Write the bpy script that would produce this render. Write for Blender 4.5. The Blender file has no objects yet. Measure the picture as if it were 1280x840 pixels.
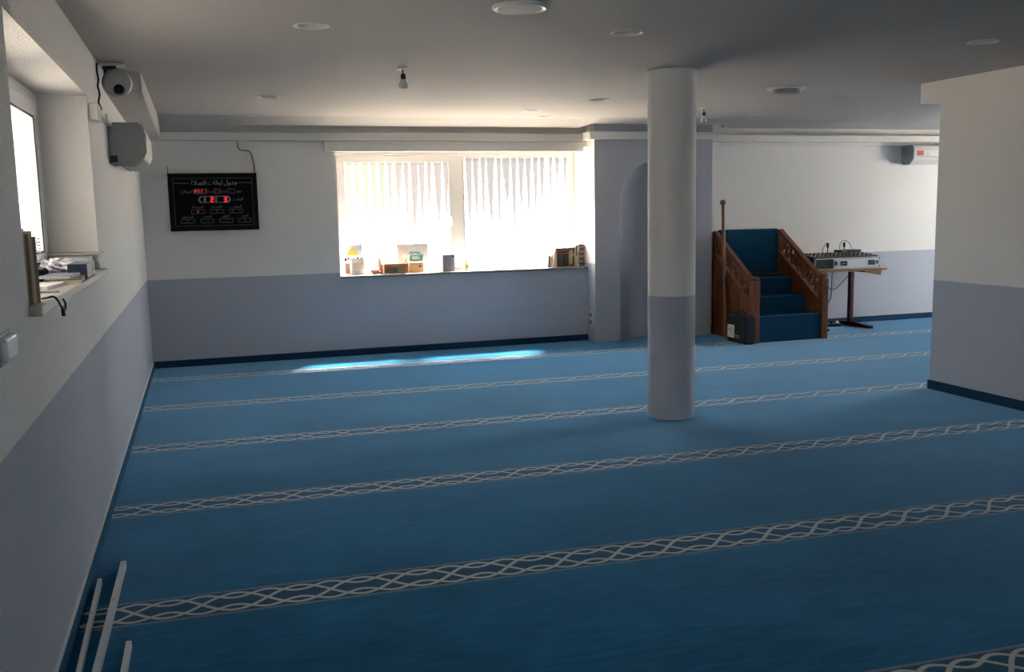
import bpy, bmesh, math, random
from mathutils import Vector, Matrix
random.seed(7)
S = bpy.context.scene
COL = S.collection
PI = math.pi

# ------------------------------------------------------------------ camera
F_PX = 1185.62
YAW, PITCH, ROLL = math.radians(17.909), math.radians(7.686), math.radians(-1.136)
CAM = Vector((0.556, 0.0, 1.575))
fw = Vector((math.sin(YAW) * math.cos(PITCH), math.cos(YAW) * math.cos(PITCH), -math.sin(PITCH)))
rt0 = Vector((math.cos(YAW), -math.sin(YAW), 0))
up0 = rt0.cross(fw)
rt = math.cos(ROLL) * rt0 + math.sin(ROLL) * up0
up = -math.sin(ROLL) * rt0 + math.cos(ROLL) * up0
cd = bpy.data.cameras.new('camera')
cd.sensor_width = 36.0
cd.lens = F_PX / 1280 * 36
cd.clip_start = 0.05
cam = bpy.data.objects.new('camera', cd)
COL.objects.link(cam)
cam.matrix_world = Matrix(((rt.x, up.x, -fw.x, CAM.x), (rt.y, up.y, -fw.y, CAM.y), (rt.z, up.z, -fw.z, CAM.z), (0, 0, 0, 1)))
S.camera = cam

# ------------------------------------------------------------------ sky, sun, exposure
W = bpy.data.worlds.new('sky')
S.world = W
W.use_nodes = True
bg = W.node_tree.nodes['Background']
bg.inputs[0].default_value = (0.86, 0.93, 1.0, 1)
bg.inputs[1].default_value = 13.0
sd = bpy.data.lights.new('sun', 'SUN')
sd.energy = 145.0
sd.color = (1.0, 0.87, 0.74)
sd.angle = math.radians(9)
sun = bpy.data.objects.new('sun', sd)
COL.objects.link(sun)
sun.rotation_euler = Vector((-0.45, -0.57, -1.0)).to_track_quat('-Z', 'Y').to_euler()
def portal(loc, direction, w, h):
    l = bpy.data.lights.new('window_daylight_portal', 'AREA')
    l.shape = 'RECTANGLE'; l.size = w; l.size_y = h
    l.cycles.is_portal = True
    o = bpy.data.objects.new('window_daylight_portal', l)
    COL.objects.link(o)
    o.location = loc
    o.rotation_euler = Vector(direction).to_track_quat('-Z', 'Z').to_euler()
portal((3.41, 10.84, 1.55), (0, -1, 0), 2.9, 1.42)
portal((-0.36, 4.62, 1.76), (1, 0, 0), 2.35, 0.95)
portal((12.36, 8.4, 1.55), (-1, 0, 0), 1.9, 1.4)
portal((3.0, -3.36, 1.55), (0, 1, 0), 1.2, 1.4)
S.view_settings.view_transform = 'Standard'
S.view_settings.look = 'None'
S.view_settings.gamma = 1.0
S.view_settings.use_curve_mapping = False
S.view_settings.exposure = 0.54

# ------------------------------------------------------------------ room numbers
D = 10.362      # back wall plane
H = 2.528       # ceiling height
DADO = 0.915    # painted dado height
XR = 6.304      # partition wall plane
SILL = 0.878
LSILL = 1.285

# ------------------------------------------------------------------ node helper
class E:
    """math-node expression"""
    nt = None
    def __init__(self, s): self.s = s
    @staticmethod
    def op(kind, *a):
        n = E.nt.nodes.new('ShaderNodeMath'); n.operation = kind
        for i, v in enumerate(a):
            if isinstance(v, E): E.nt.links.new(v.s, n.inputs[i])
            else: n.inputs[i].default_value = v
        return E(n.outputs[0])
    def __add__(a, b): return E.op('ADD', a, b)
    __radd__ = __add__
    def __sub__(a, b): return E.op('SUBTRACT', a, b)
    def __rsub__(a, b): return E.op('SUBTRACT', b, a)
    def __mul__(a, b): return E.op('MULTIPLY', a, b)
    __rmul__ = __mul__
    def __truediv__(a, b): return E.op('DIVIDE', a, b)
    def __rtruediv__(a, b): return E.op('DIVIDE', b, a)
def esin(a): return E.op('SINE', a)
def ecos(a): return E.op('COSINE', a)
def eabs(a): return E.op('ABSOLUTE', a)
def emin(a, b): return E.op('MINIMUM', a, b)
def emax(a, b): return E.op('MAXIMUM', a, b)
def esqrt(a): return E.op('SQRT', a)
def sstep(x, lo, hi):
    n = E.nt.nodes.new('ShaderNodeMapRange'); n.interpolation_type = 'SMOOTHSTEP'
    E.nt.links.new(x.s, n.inputs[0])
    n.inputs[1].default_value = lo; n.inputs[2].default_value = hi
    n.inputs[3].default_value = 0; n.inputs[4].default_value = 1
    return E(n.outputs[0])
def noise(vec, scale, detail=3, rough=0.5):
    n = E.nt.nodes.new('ShaderNodeTexNoise')
    n.inputs['Scale'].default_value = scale; n.inputs['Detail'].default_value = detail; n.inputs['Roughness'].default_value = rough
    if vec is not None: E.nt.links.new(vec, n.inputs['Vector'])
    return E(n.outputs[0])
def mixc(fac, a, b):
    n = E.nt.nodes.new('ShaderNodeMix'); n.data_type = 'RGBA'
    if isinstance(fac, E): E.nt.links.new(fac.s, n.inputs[0])
    else: n.inputs[0].default_value = fac
    for v, i in ((a, 6), (b, 7)):
        if isinstance(v, tuple): n.inputs[i].default_value = (*v, 1)
        else: E.nt.links.new(v, n.inputs[i])
    return n.outputs[2]
def pos_node(): return E.nt.nodes.new('ShaderNodeNewGeometry').outputs['Position']
def obj_node(): return E.nt.nodes.new('ShaderNodeTexCoord').outputs['Object']
def sep(v):
    n = E.nt.nodes.new('ShaderNodeSeparateXYZ'); E.nt.links.new(v, n.inputs[0])
    return E(n.outputs[0]), E(n.outputs[1]), E(n.outputs[2])
def comb(x, y, z):
    n = E.nt.nodes.new('ShaderNodeCombineXYZ')
    for i, v in enumerate((x, y, z)):
        if isinstance(v, E): E.nt.links.new(v.s, n.inputs[i])
        else: n.inputs[i].default_value = v
    return n.outputs[0]
def bump(h, strength, dist=0.002):
    n = E.nt.nodes.new('ShaderNodeBump'); n.inputs['Strength'].default_value = strength; n.inputs['Distance'].default_value = dist
    E.nt.links.new(h.s, n.inputs['Height'])
    return n.outputs[0]
def newmat(name):
    m = bpy.data.materials.new(name); m.use_nodes = True
    E.nt = m.node_tree
    return m, m.node_tree.nodes['Principled BSDF']
def mat(name, c, rough=0.6, metal=0.0, var=0.08, scale=30, bmp=0.0, emit=0.0, spec=0.4):
    m, b = newmat(name)
    o = obj_node()
    f = noise(o, scale, 3)
    dark = tuple(max(0, v * (1 - var)) for v in c); lite = tuple(min(1, v * (1 + var)) for v in c)
    E.nt.links.new(mixc(f, dark, lite), b.inputs['Base Color'])
    b.inputs['Roughness'].default_value = rough; b.inputs['Metallic'].default_value = metal
    b.inputs['Specular IOR Level'].default_value = spec
    if bmp: E.nt.links.new(bump(noise(o, scale * 4, 2), bmp), b.inputs['Normal'])
    if emit:
        b.inputs['Emission Color'].default_value = (*c, 1); b.inputs['Emission Strength'].default_value = emit
    return m

# wall paint: warm white above a lavender-grey dado
C_WHITE = (0.84, 0.82, 0.785)
C_DADO = (0.46, 0.49, 0.565)
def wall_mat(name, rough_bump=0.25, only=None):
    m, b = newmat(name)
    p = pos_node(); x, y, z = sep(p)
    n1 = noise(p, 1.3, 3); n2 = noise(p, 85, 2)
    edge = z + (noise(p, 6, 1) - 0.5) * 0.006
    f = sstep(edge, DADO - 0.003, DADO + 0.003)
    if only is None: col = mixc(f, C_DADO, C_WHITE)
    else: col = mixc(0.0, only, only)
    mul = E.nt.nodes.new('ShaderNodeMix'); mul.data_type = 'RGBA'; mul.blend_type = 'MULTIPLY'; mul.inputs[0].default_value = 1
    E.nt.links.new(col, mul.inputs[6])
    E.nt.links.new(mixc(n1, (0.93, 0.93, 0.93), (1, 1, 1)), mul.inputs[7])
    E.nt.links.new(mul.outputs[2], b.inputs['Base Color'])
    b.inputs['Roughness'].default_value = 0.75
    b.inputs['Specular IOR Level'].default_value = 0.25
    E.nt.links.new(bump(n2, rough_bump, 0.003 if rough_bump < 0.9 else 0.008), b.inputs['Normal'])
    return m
M = {}
M['wall'] = wall_mat('wall_paint')
M['wall_rough'] = wall_mat('wall_paint_woodchip', 1.0)
M['niche'] = wall_mat('mihrab_paint', 0.15, (0.45, 0.465, 0.52))
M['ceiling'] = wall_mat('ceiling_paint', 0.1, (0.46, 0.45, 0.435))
M['trim'] = mat('trim_white', (0.74, 0.72, 0.68), 0.5, var=0.03, scale=4)
M['upvc'] = mat('window_frame_white', (0.80, 0.79, 0.78), 0.35, var=0.02, scale=4)
M['sill'] = mat('sill_stone', (0.25, 0.243, 0.23), 0.45, var=0.1, scale=40)
M['sillg'] = mat('sill_stone_grey', (0.40, 0.38, 0.35), 0.5, var=0.15, scale=40)
M['gasket'] = mat('gasket_black', (0.02, 0.02, 0.02), 0.6)
M['skirt'] = mat('skirting_carpet', (0.012, 0.045, 0.10), 0.95, var=0.25, scale=120, bmp=0.3, spec=0.1)
M['ground'] = mat('concrete', (0.42, 0.37, 0.30), 0.9, var=0.15, scale=3)
M['render'] = mat('bounce_wall_cream', (0.50, 0.45, 0.38), 0.9, var=0.1, scale=3)
M['plastic'] = mat('white_plastic', (0.68, 0.68, 0.66), 0.4, var=0.02, scale=5)
M['plastic_g'] = mat('grey_plastic', (0.33, 0.34, 0.34), 0.45, var=0.03, scale=5)
M['black'] = mat('black_plastic', (0.012, 0.012, 0.013), 0.4, var=0.2)
M['blackm'] = mat('black_matte', (0.016, 0.017, 0.018), 0.8, var=0.3, scale=80, bmp=0.2)
M['cable'] = mat('cable_black', (0.02, 0.02, 0.022), 0.5)
M['cablew'] = mat('cable_grey', (0.35, 0.35, 0.34), 0.5)
M['chrome'] = mat('chrome', (0.65, 0.65, 0.66), 0.25, 1.0, var=0.05)
M['alu'] = mat('aluminium', (0.66, 0.67, 0.68), 0.35, 0.85, var=0.05, scale=60)
M['led'] = mat('led_red', (0.9, 0.04, 0.06), 0.5, emit=0.45, var=0)
M['leddim'] = mat('led_dim', (0.5, 0.03, 0.05), 0.5, emit=0.10, var=0)
M['ink'] = mat('print_grey', (0.19, 0.195, 0.195), 0.6, var=0.1)
M['silver'] = mat('print_silver', (0.32, 0.33, 0.33), 0.5, var=0.1)
M['glassblack'] = mat('board_black', (0.004, 0.005, 0.006), 0.5, var=0.1, spec=0.05)
M['boardframe'] = mat('board_frame_black', (0.006, 0.006, 0.006), 0.5, var=0.1, spec=0.12)
M['paper'] = mat('paper_white', (0.76, 0.75, 0.73), 0.8, var=0.04, scale=12)
M['cream'] = mat('paper_cream', (0.55, 0.48, 0.36), 0.85, var=0.12, scale=60)
M['card'] = mat('cardboard', (0.36, 0.21, 0.12), 0.9, var=0.15, scale=30)
M['burgundy'] = mat('burgundy_enamel', (0.060, 0.012, 0.014), 0.4, var=0.1)
M['tbl'] = mat('table_laminate', (0.30, 0.15, 0.07), 0.5, var=0.15, scale=12)
def wood_mat(name, c, axis=2):
    m, b = newmat(name)
    o = obj_node(); x, y, z = sep(o)
    v = [x * 26, y * 26, z * 26]; v[axis] = (x, y, z)[axis] * 2.2
    g = noise(comb(*v), 3.0, 5, 0.65)
    g2 = noise(o, 2.0, 2)
    f = sstep(g * 0.75 + g2 * 0.25, 0.33, 0.68)
    E.nt.links.new(mixc(f, tuple(q * 0.55 for q in c), tuple(q * 1.25 for q in c)), b.inputs['Base Color'])
    b.inputs['Roughness'].default_value = 0.42
    E.nt.links.new(bump(g, 0.15, 0.001), b.inputs['Normal'])
    return m
M['wood'] = wood_mat('oiled_wood', (0.20, 0.064, 0.016), 2)
M['woody'] = wood_mat('oiled_wood_along_rail', (0.20, 0.064, 0.016), 1)
M['staff'] = wood_mat('staff_wood', (0.27, 0.105, 0.045), 2)
M['stepcarpet'] = mat('step_carpet', (0.010, 0.060, 0.125), 0.97, var=0.25, scale=140, bmp=0.4, spec=0.1)

# ---- prayer carpet: blue pile with woven cream lattice bands
SANG = math.radians(-2.076)
def carpet_mat():
    m, b = newmat('prayer_carpet')
    o = pos_node(); x, y, z = sep(o)
    ca, sa = math.cos(SANG), math.sin(SANG)
    u = x * ca + y * sa
    v = y * ca - x * sa
    PITCHR, V0, HW, PER = 1.423, 3.91, 0.112, 0.2585
    vr = v - (V0 - 0.5 * PITCHR)
    fr = E.op('FLOORED_MODULO', vr, PITCHR) - 0.5 * PITCHR
    t = fr / HW
    row = E.op('FLOOR', vr / PITCHR)
    s = (u - 1.62 + row * 0.083) / PER
    def strand(val, slope):
        return eabs(t - val) / esqrt(slope * slope + 1.0)
    a = esin(s * PI) * 0.78
    da = ecos(s * PI) * (0.78 * HW * PI / PER)
    c = ecos(s * (2 * PI)) * 0.23 + 0.56
    dc = esin(s * (2 * PI)) * (0.23 * HW * 2 * PI / PER)
    dmin = emin(emin(strand(a, da), strand(a * -1.0, da)), emin(strand(c, dc), strand(c * -1.0, dc)))
    wob = (noise(o, 160, 2) - 0.5) * 0.05
    line = 1.0 - sstep(dmin + wob, 0.055, 0.105)
    at = eabs(t)
    inband = 1.0 - sstep(at, 0.93, 0.99)
    border = sstep(at + wob, 0.90, 0.95) * (1.0 - sstep(at + wob, 1.05, 1.12))
    # pile colour
    st = noise(comb(u * 3.5, v * 22, 0.0), 1.6, 4, 0.6)
    blot = noise(comb(u * 0.9, v * 1.3, 0.0), 1.5, 4, 0.55)
    fine = noise(o, 420, 2)
    f = sstep(st * 0.35 + blot * 0.4 + fine * 0.25, 0.33, 0.67)
    base = mixc(f, (0.008, 0.092, 0.205), (0.019, 0.176, 0.365))
    field = mixc(inband * 0.75, base, (0.022, 0.070, 0.120))
    col = mixc(border * 0.55, field, (0.30, 0.32, 0.32))
    col = mixc(line * inband * 0.95, col, (0.60, 0.60, 0.55))
    E.nt.links.new(col, b.inputs['Base Color'])
    b.inputs['Roughness'].default_value = 1.0
    b.inputs['Specular IOR Level'].default_value = 0.01
    b.inputs['Sheen Weight'].default_value = 1.0
    b.inputs['Sheen Roughness'].default_value = 0.27
    b.inputs['Sheen Tint'].default_value = (0.40, 0.68, 1.0, 1)
    E.nt.links.new(bump(fine * 0.6 + st * 0.4 + line * 0.3, 0.35, 0.004), b.inputs['Normal'])
    return m
M['carpet'] = carpet_mat()

# ---- fluted privacy glass; streak tint paints in the darker outside behind the flutes
def glass_mat(name, streaks, clear=0.92, plain=(0.88, 0.90, 0.92)):
    m = bpy.data.materials.new(name); m.use_nodes = True
    E.nt = nt = m.node_tree
    for n in list(nt.nodes):
        if n.type == 'BSDF_PRINCIPLED': nt.nodes.remove(n)
    out = [n for n in nt.nodes if n.type == 'OUTPUT_MATERIAL'][0]
    p = pos_node(); x, y, z = sep(p)
    tr = nt.nodes.new('ShaderNodeBsdfTransparent'); tl = nt.nodes.new('ShaderNodeBsdfTranslucent')
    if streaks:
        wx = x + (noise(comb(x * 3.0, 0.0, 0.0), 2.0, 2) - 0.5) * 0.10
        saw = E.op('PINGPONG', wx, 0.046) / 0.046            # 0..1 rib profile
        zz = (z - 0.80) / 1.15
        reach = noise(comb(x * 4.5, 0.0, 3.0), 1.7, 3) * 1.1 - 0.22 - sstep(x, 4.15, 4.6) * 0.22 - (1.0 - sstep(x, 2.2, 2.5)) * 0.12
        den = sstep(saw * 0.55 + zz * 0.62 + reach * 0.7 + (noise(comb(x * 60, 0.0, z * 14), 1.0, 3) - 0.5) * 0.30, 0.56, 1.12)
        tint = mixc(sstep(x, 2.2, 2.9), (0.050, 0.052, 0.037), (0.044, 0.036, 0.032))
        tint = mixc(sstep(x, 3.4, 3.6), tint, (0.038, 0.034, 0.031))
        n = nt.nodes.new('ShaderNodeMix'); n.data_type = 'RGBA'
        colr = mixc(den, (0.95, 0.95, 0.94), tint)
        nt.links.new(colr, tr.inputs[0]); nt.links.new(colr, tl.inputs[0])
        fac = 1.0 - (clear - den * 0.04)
    else:
        tr.inputs[0].default_value = (*plain, 1); tl.inputs[0].default_value = (*plain, 1)
        fac = E.op('ADD', noise(p, 3.0, 1) * 0.02, 1.0 - clear)
    gl = nt.nodes.new('ShaderNodeBsdfGlossy'); gl.inputs['Roughness'].default_value = 0.2
    mx = nt.nodes.new('ShaderNodeMixShader'); mx2 = nt.nodes.new('ShaderNodeMixShader')
    nt.links.new(fac.s, mx.inputs[0]); nt.links.new(tr.outputs[0], mx.inputs[1]); nt.links.new(tl.outputs[0], mx.inputs[2])
    mx2.inputs[0].default_value = 0.04
    nt.links.new(mx.outputs[0], mx2.inputs[1]); nt.links.new(gl.outputs[0], mx2.inputs[2])
    nt.links.new(mx2.outputs[0], out.inputs[0])
    return m
M['pane'] = glass_mat('fluted_glass', True)
M['pane_plain'] = glass_mat('frosted_glass', False, 0.55)
M['pane_grey'] = glass_mat('grey_frosted_glass', False, 0.4, (0.46, 0.455, 0.45))

# ------------------------------------------------------------------ mesh helper
class B:
    def __init__(self): self.bm = bmesh.new(); self.mi = 0
    def box(self, x0, x1, y0, y1, z0, z1, rot=0, c=None, tilt=None):
        vs = [Vector((x, y, z)) for x in (x0, x1) for y in (y0, y1) for z in (z0, z1)]
        if rot or tilt:
            cc = Vector(c) if c else Vector(((x0 + x1) / 2, (y0 + y1) / 2, z0))
            R = Matrix.Rotation(rot, 4, 'Z')
            if tilt: R = R @ Matrix.Rotation(tilt[1], 4, tilt[0])
            vs = [cc + R @ (v - cc) for v in vs]
        b = [self.bm.verts.new(v) for v in vs]
        for f in ((0, 1, 3, 2), (4, 6, 7, 5), (0, 4, 5, 1), (2, 3, 7, 6), (0, 2, 6, 4), (1, 5, 7, 3)):
            self.bm.faces.new([b[i] for i in f]).material_index = self.mi
        return self
    def ring(self, c, u, v, r, n, ry=None):
        ry = r if ry is None else ry
        return [self.bm.verts.new(c + u * (r * math.cos(2 * PI * i / n)) + v * (ry * math.sin(2 * PI * i / n))) for i in range(n)]
    def bridge(self, a, b, close=True):
        n = len(a)
        for i in range(n if close else n - 1):
            j = (i + 1) % n
            self.bm.faces.new((a[i], a[j], b[j], b[i])).material_index = self.mi
    def tube(self, pts, r, n=8, caps=True):
        pts = [Vector(q) for q in pts]
        rs = r if isinstance(r, (list, tuple)) else [r] * len(pts)
        rings = []
        ref = Vector((0, 0, 1))
        u = None
        for i, q in enumerate(pts):
            d = (pts[min(i + 1, len(pts) - 1)] - pts[max(i - 1, 0)]).normalized()
            if u is None:
                h = ref if abs(d.dot(ref)) < 0.9 else Vector((1, 0, 0))
                u = d.cross(h).normalized()
            u = (u - d * u.dot(d))
            u = u.normalized() if u.length > 1e-6 else d.cross(Vector((1, 0, 0.3))).normalized()
            w = d.cross(u)
            rings.append(self.ring(q, u, w, rs[i], n))
        for a, b in zip(rings, rings[1:]): self.bridge(a, b)
        if caps:
            self.bm.faces.new(rings[0][::-1]).material_index = self.mi
            self.bm.faces.new(rings[-1]).material_index = self.mi
        return self
    def lathe(self, c, prof, n=24, axis=(0, 0, 1), cap=True):
        c = Vector(c); a = Vector(axis).normalized()
        h = Vector((1, 0, 0)) if abs(a.x) < 0.9 else Vector((0, 1, 0))
        u = a.cross(h).normalized(); v = a.cross(u)
        rings = []
        for r, z in prof: rings.append(self.ring(c + a * z, u, v, max(r, 1e-4), n))
        for p, q in zip(rings, rings[1:]): self.bridge(p, q)
        if cap:
            self.bm.faces.new(rings[0][::-1]); self.bm.faces.new(rings[-1])
        return self
    def prism(self, poly, axis, a, b):
        """poly: 2-D points; axis 'x': (y,z); 'y': (x,z); 'z': (x,y)"""
        def P(q, t):
            return {'x': (t, q[0], q[1]), 'y': (q[0], t, q[1]), 'z': (q[0], q[1], t)}[axis]
        A = [self.bm.verts.new(P(q, a)) for q in poly]; Bv = [self.bm.verts.new(P(q, b)) for q in poly]
        self.bridge(A, Bv)
        self.bm.faces.new(A[::-1]).material_index = self.mi; self.bm.faces.new(Bv).material_index = self.mi
        return self
    def obj(self, name, m, parent=None, smooth=False, bevel=0.0, seg=2, fix=True):
        if fix: bmesh.ops.recalc_face_normals(self.bm, faces=self.bm.faces[:])
        off = Vector((0, 0, 0)); q = parent
        while q is not None: off += q.location; q = q.parent
        if off.length: bmesh.ops.translate(self.bm, verts=self.bm.verts[:], vec=-off)
        me = bpy.data.meshes.new(name)
        self.bm.to_mesh(me); self.bm.free()
        for k in (m if isinstance(m, (list, tuple)) else [m]): me.materials.append(M[k] if isinstance(k, str) else k)
        o = bpy.data.objects.new(name, me)
        COL.objects.link(o)
        if parent is not None: o.parent = parent
        if smooth:
            for f in me.polygons: f.use_smooth = True
            try: me.set_sharp_from_angle(angle=math.radians(35))
            except Exception: pass
        if bevel:
            md = o.modifiers.new('bevel', 'BEVEL'); md.width = bevel; md.segments = seg; md.limit_method = 'ANGLE'
        return o
def tag(o, label, cat, group=None):
    o['label'] = label; o['category'] = cat
    if group: o['group'] = group
    return o
def struct(o, label=None):
    o['kind'] = 'structure'
    if label: o['label'] = label
    return o
def thing(name, label, cat, loc=(0, 0, 0), group=None):
    o = bpy.data.objects.new(name, None); COL.objects.link(o)
    o.empty_display_size = 0.05; o.location = loc
    return tag(o, label, cat, group)
def copy_tree(o, parent=None):
    c = o.copy(); COL.objects.link(c); c.parent = parent
    for ch in list(o.children): copy_tree(ch, c)
    return c
def spline(pts, n=8):
    """Catmull-Rom through pts"""
    P = [Vector(q) for q in pts]; P = [P[0] * 2 - P[1]] + P + [P[-1] * 2 - P[-2]]
    out = []
    for i in range(1, len(P) - 2):
        for k in range(n):
            t = k / n; a, b, c, d = P[i - 1], P[i], P[i + 1], P[i + 2]
            out.append(0.5 * ((2 * b) + (c - a) * t + (2 * a - 5 * b + 4 * c - d) * t * t + (3 * b - a - 3 * c + d) * t ** 3))
    out.append(P[-2])
    return out
def text_obj(body, size, x, y, z, m, parent, name='lettering', align='CENTER', ext=0.0006):
    cu = bpy.data.curves.new('t', 'FONT'); cu.body = body; cu.size = size; cu.align_x = align; cu.align_y = 'CENTER'; cu.extrude = ext
    cu.resolution_u = 3
    t = bpy.data.objects.new('t', cu); COL.objects.link(t)
    bpy.context.view_layer.update()
    me = bpy.data.meshes.new_from_object(t.evaluated_get(bpy.context.evaluated_depsgraph_get()))
    bpy.data.objects.remove(t); bpy.data.curves.remove(cu)
    me.name = name
    me.transform(Matrix.Rotation(PI / 2, 4, 'X'))
    me.materials.clear(); me.materials.append(M[m])
    o = bpy.data.objects.new(name, me); COL.objects.link(o); o.parent = parent
    off = Vector((0, 0, 0)); q = parent
    while q is not None: off += q.location; q = q.parent
    o.location = Vector((x, y, z)) - off
    return o
AR = {'ا': 'FE8D FE8E', 'أ': 'FE83 FE84', 'ب': 'FE8F FE90 FE91 FE92', 'ت': 'FE95 FE96 FE97 FE98', 'ة': 'FE93 FE94', 'ج': 'FE9D FE9E FE9F FEA0',
      'د': 'FEA9 FEAA', 'ر': 'FEAD FEAE', 'س': 'FEB1 FEB2 FEB3 FEB4', 'ش': 'FEB5 FEB6 FEB7 FEB8', 'ص': 'FEB9 FEBA FEBB FEBC', 'ظ': 'FEC5 FEC6 FEC7 FEC8',
      'ع': 'FEC9 FECA FECB FECC', 'غ': 'FECD FECE FECF FED0', 'ف': 'FED1 FED2 FED3 FED4', 'ق': 'FED5 FED6 FED7 FED8', 'ل': 'FEDD FEDE FEDF FEE0',
      'م': 'FEE1 FEE2 FEE3 FEE4', 'ن': 'FEE5 FEE6 FEE7 FEE8', 'ه': 'FEE9 FEEA FEEB FEEC', 'و': 'FEED FEEE', 'ي': 'FEF1 FEF2 FEF3 FEF4', 'ء': 'FE80', 'ﻻ': 'FEFB FEFC'}
def arabic(s):
    s = s.replace('لا', 'ﻻ'); out = []
    for w in s.split(' '):
        r = []
        for i, ch in enumerate(w):
            f = [chr(int(q, 16)) for q in AR[ch].split()]
            prev = i > 0 and len(AR[w[i - 1]].split()) == 4
            nxt = i < len(w) - 1 and len(f) == 4 and AR[w[i + 1]] != 'FE80'
            if len(f) == 1: r.append(f[0])
            elif prev and nxt: r.append(f[3])
            elif nxt: r.append(f[2])
            elif prev: r.append(f[1])
            else: r.append(f[0])
        out.append(''.join(reversed(r)))
    return ' '.join(reversed(out))

# ================================================================== structure
struct(B().box(-0.3, 12.3, -3.3, 10.66, -0.1, 0.0).obj('floor', 'carpet'))
struct(B().box(-40, 50, -40, 50, -0.5, -0.3).obj('ground', 'ground'))

# downlight positions (also cut into the ceiling)
DL = [(1.159, 5.132), (2.874, 4.982), (1.149, 8.283), (1.136, 9.80), (3.714, 8.989), (4.068, 9.594), (4.026, 8.052),
      (6.375, 9.163), (6.284, 7.604), (7.155, 8.33), (7.809, 8.912), (5.178, 4.802)]
cut = B()
for (x, y) in DL: cut.lathe((x, y, H - 0.02), [(0.078, 0), (0.078, 0.10)], 24)
cutter = cut.obj('cutter', 'black')
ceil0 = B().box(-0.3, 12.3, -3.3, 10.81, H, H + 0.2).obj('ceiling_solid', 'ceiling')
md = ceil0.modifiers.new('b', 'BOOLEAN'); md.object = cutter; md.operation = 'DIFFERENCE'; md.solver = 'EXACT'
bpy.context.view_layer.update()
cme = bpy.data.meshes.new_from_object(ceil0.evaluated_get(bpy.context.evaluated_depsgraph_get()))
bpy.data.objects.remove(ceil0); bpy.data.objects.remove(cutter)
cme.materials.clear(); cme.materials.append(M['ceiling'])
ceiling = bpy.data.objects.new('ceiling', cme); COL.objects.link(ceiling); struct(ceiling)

# left wall with deep window recess
b = B()
b.box(-0.3, 0, -3.3, 3.45, 0, H).box(-0.3, 0, 5.80, 10.81, 0, H).box(-0.3, 0, 3.45, 5.80, 0, LSILL - 0.035).box(-0.3, 0, 3.45, 5.80, 2.235, H)
struct(b.obj('wall_left', 'wall_rough'))
# back wall with window opening
b = B()
b.box(0, 1.965, D, 10.81, 0, H).box(1.965, 4.86, D, 10.81, 0, SILL - 0.028).box(1.965, 4.86, D, 10.81, 2.26, H).box(6.37, 12.3, D, 10.81, 0, H)
struct(b.obj('wall_back', 'wall'))
# mihrab block with a half-domed niche
NX, NW, ND, NZ, YB = 5.61, 0.44, 0.24, 1.64, 10.13
b = B(); bm = b.bm
n = 28
arch = []
for i in range(n + 1):
    a = PI * i / n
    arch.append((NX - NW * math.cos(a), NZ + NW * math.sin(a)))
V = lambda x, y, z: bm.verts.new((x, y, z))
def quad(pts, mi=0):
    f = bm.faces.new([V(*q) for q in pts]); f.material_index = mi
quad([(4.855, YB, 0), (NX - NW, YB, 0), (NX - NW, YB, NZ), (4.855, YB, NZ)])
quad([(NX + NW, YB, 0), (6.37, YB, 0), (6.37, YB, NZ), (NX + NW, YB, NZ)])
quad([(4.855, YB, NZ), (NX - NW, YB, NZ), (NX - NW, YB, H), (4.855, YB, H)])
quad([(NX + NW, YB, NZ), (6.37, YB, NZ), (6.37, YB, H), (NX + NW, YB, H)])
for (x0, z0), (x1, z1) in zip(arch, arch[1:]): quad([(x0, YB, z0), (x1, YB, z1), (x1, YB, H), (x0, YB, H)])
plan = [(NX - NW * math.cos(PI * i / 20), YB + ND * math.sin(PI * i / 20)) for i in range(21)]
for (x0, y0), (x1, y1) in zip(plan, plan[1:]): quad([(x0, y0, 0), (x1, y1, 0), (x1, y1, NZ), (x0, y0, NZ)])
for i in range(20):
    for j in range(10):
        pts = []
        for (ii, jj) in ((i, j), (i + 1, j), (i + 1, j + 1), (i, j + 1)):
            a = PI * ii / 20; e = PI / 2 * jj / 10
            pts.append((NX - NW * math.cos(a) * math.cos(e), YB + ND * math.sin(a) * math.cos(e), NZ + NW * math.sin(e)))
        if j == 9: pts = pts[:3]
        quad(pts)
quad([(4.855, YB, 0), (4.855, 10.81, 0), (4.855, 10.81, H), (4.855, YB, H)], 1)
quad([(6.37, YB, 0), (6.37, 10.81, 0), (6.37, 10.81, H), (6.37, YB, H)])
quad([(4.855, 10.81, 0), (6.37, 10.81, 0), (6.37, 10.81, H), (4.855, 10.81, H)])
bmesh.ops.remove_doubles(bm, verts=bm.verts[:], dist=0.0005)
mw = b.obj('wall_mihrab', ['niche', 'wall'])
struct(mw, 'grey-blue wall block with an arched prayer niche behind the column')
# partition on the right, with the beam over the passage
struct(B().box(XR, XR + 0.3, -3.3, 6.39, 0, H).obj('wall_right', 'wall'))
struct(B().box(XR, 12.0, 6.39, 6.62, 2.365, H).obj('beam', 'wall'), 'white ceiling beam stub at the end of the right wall')
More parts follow.
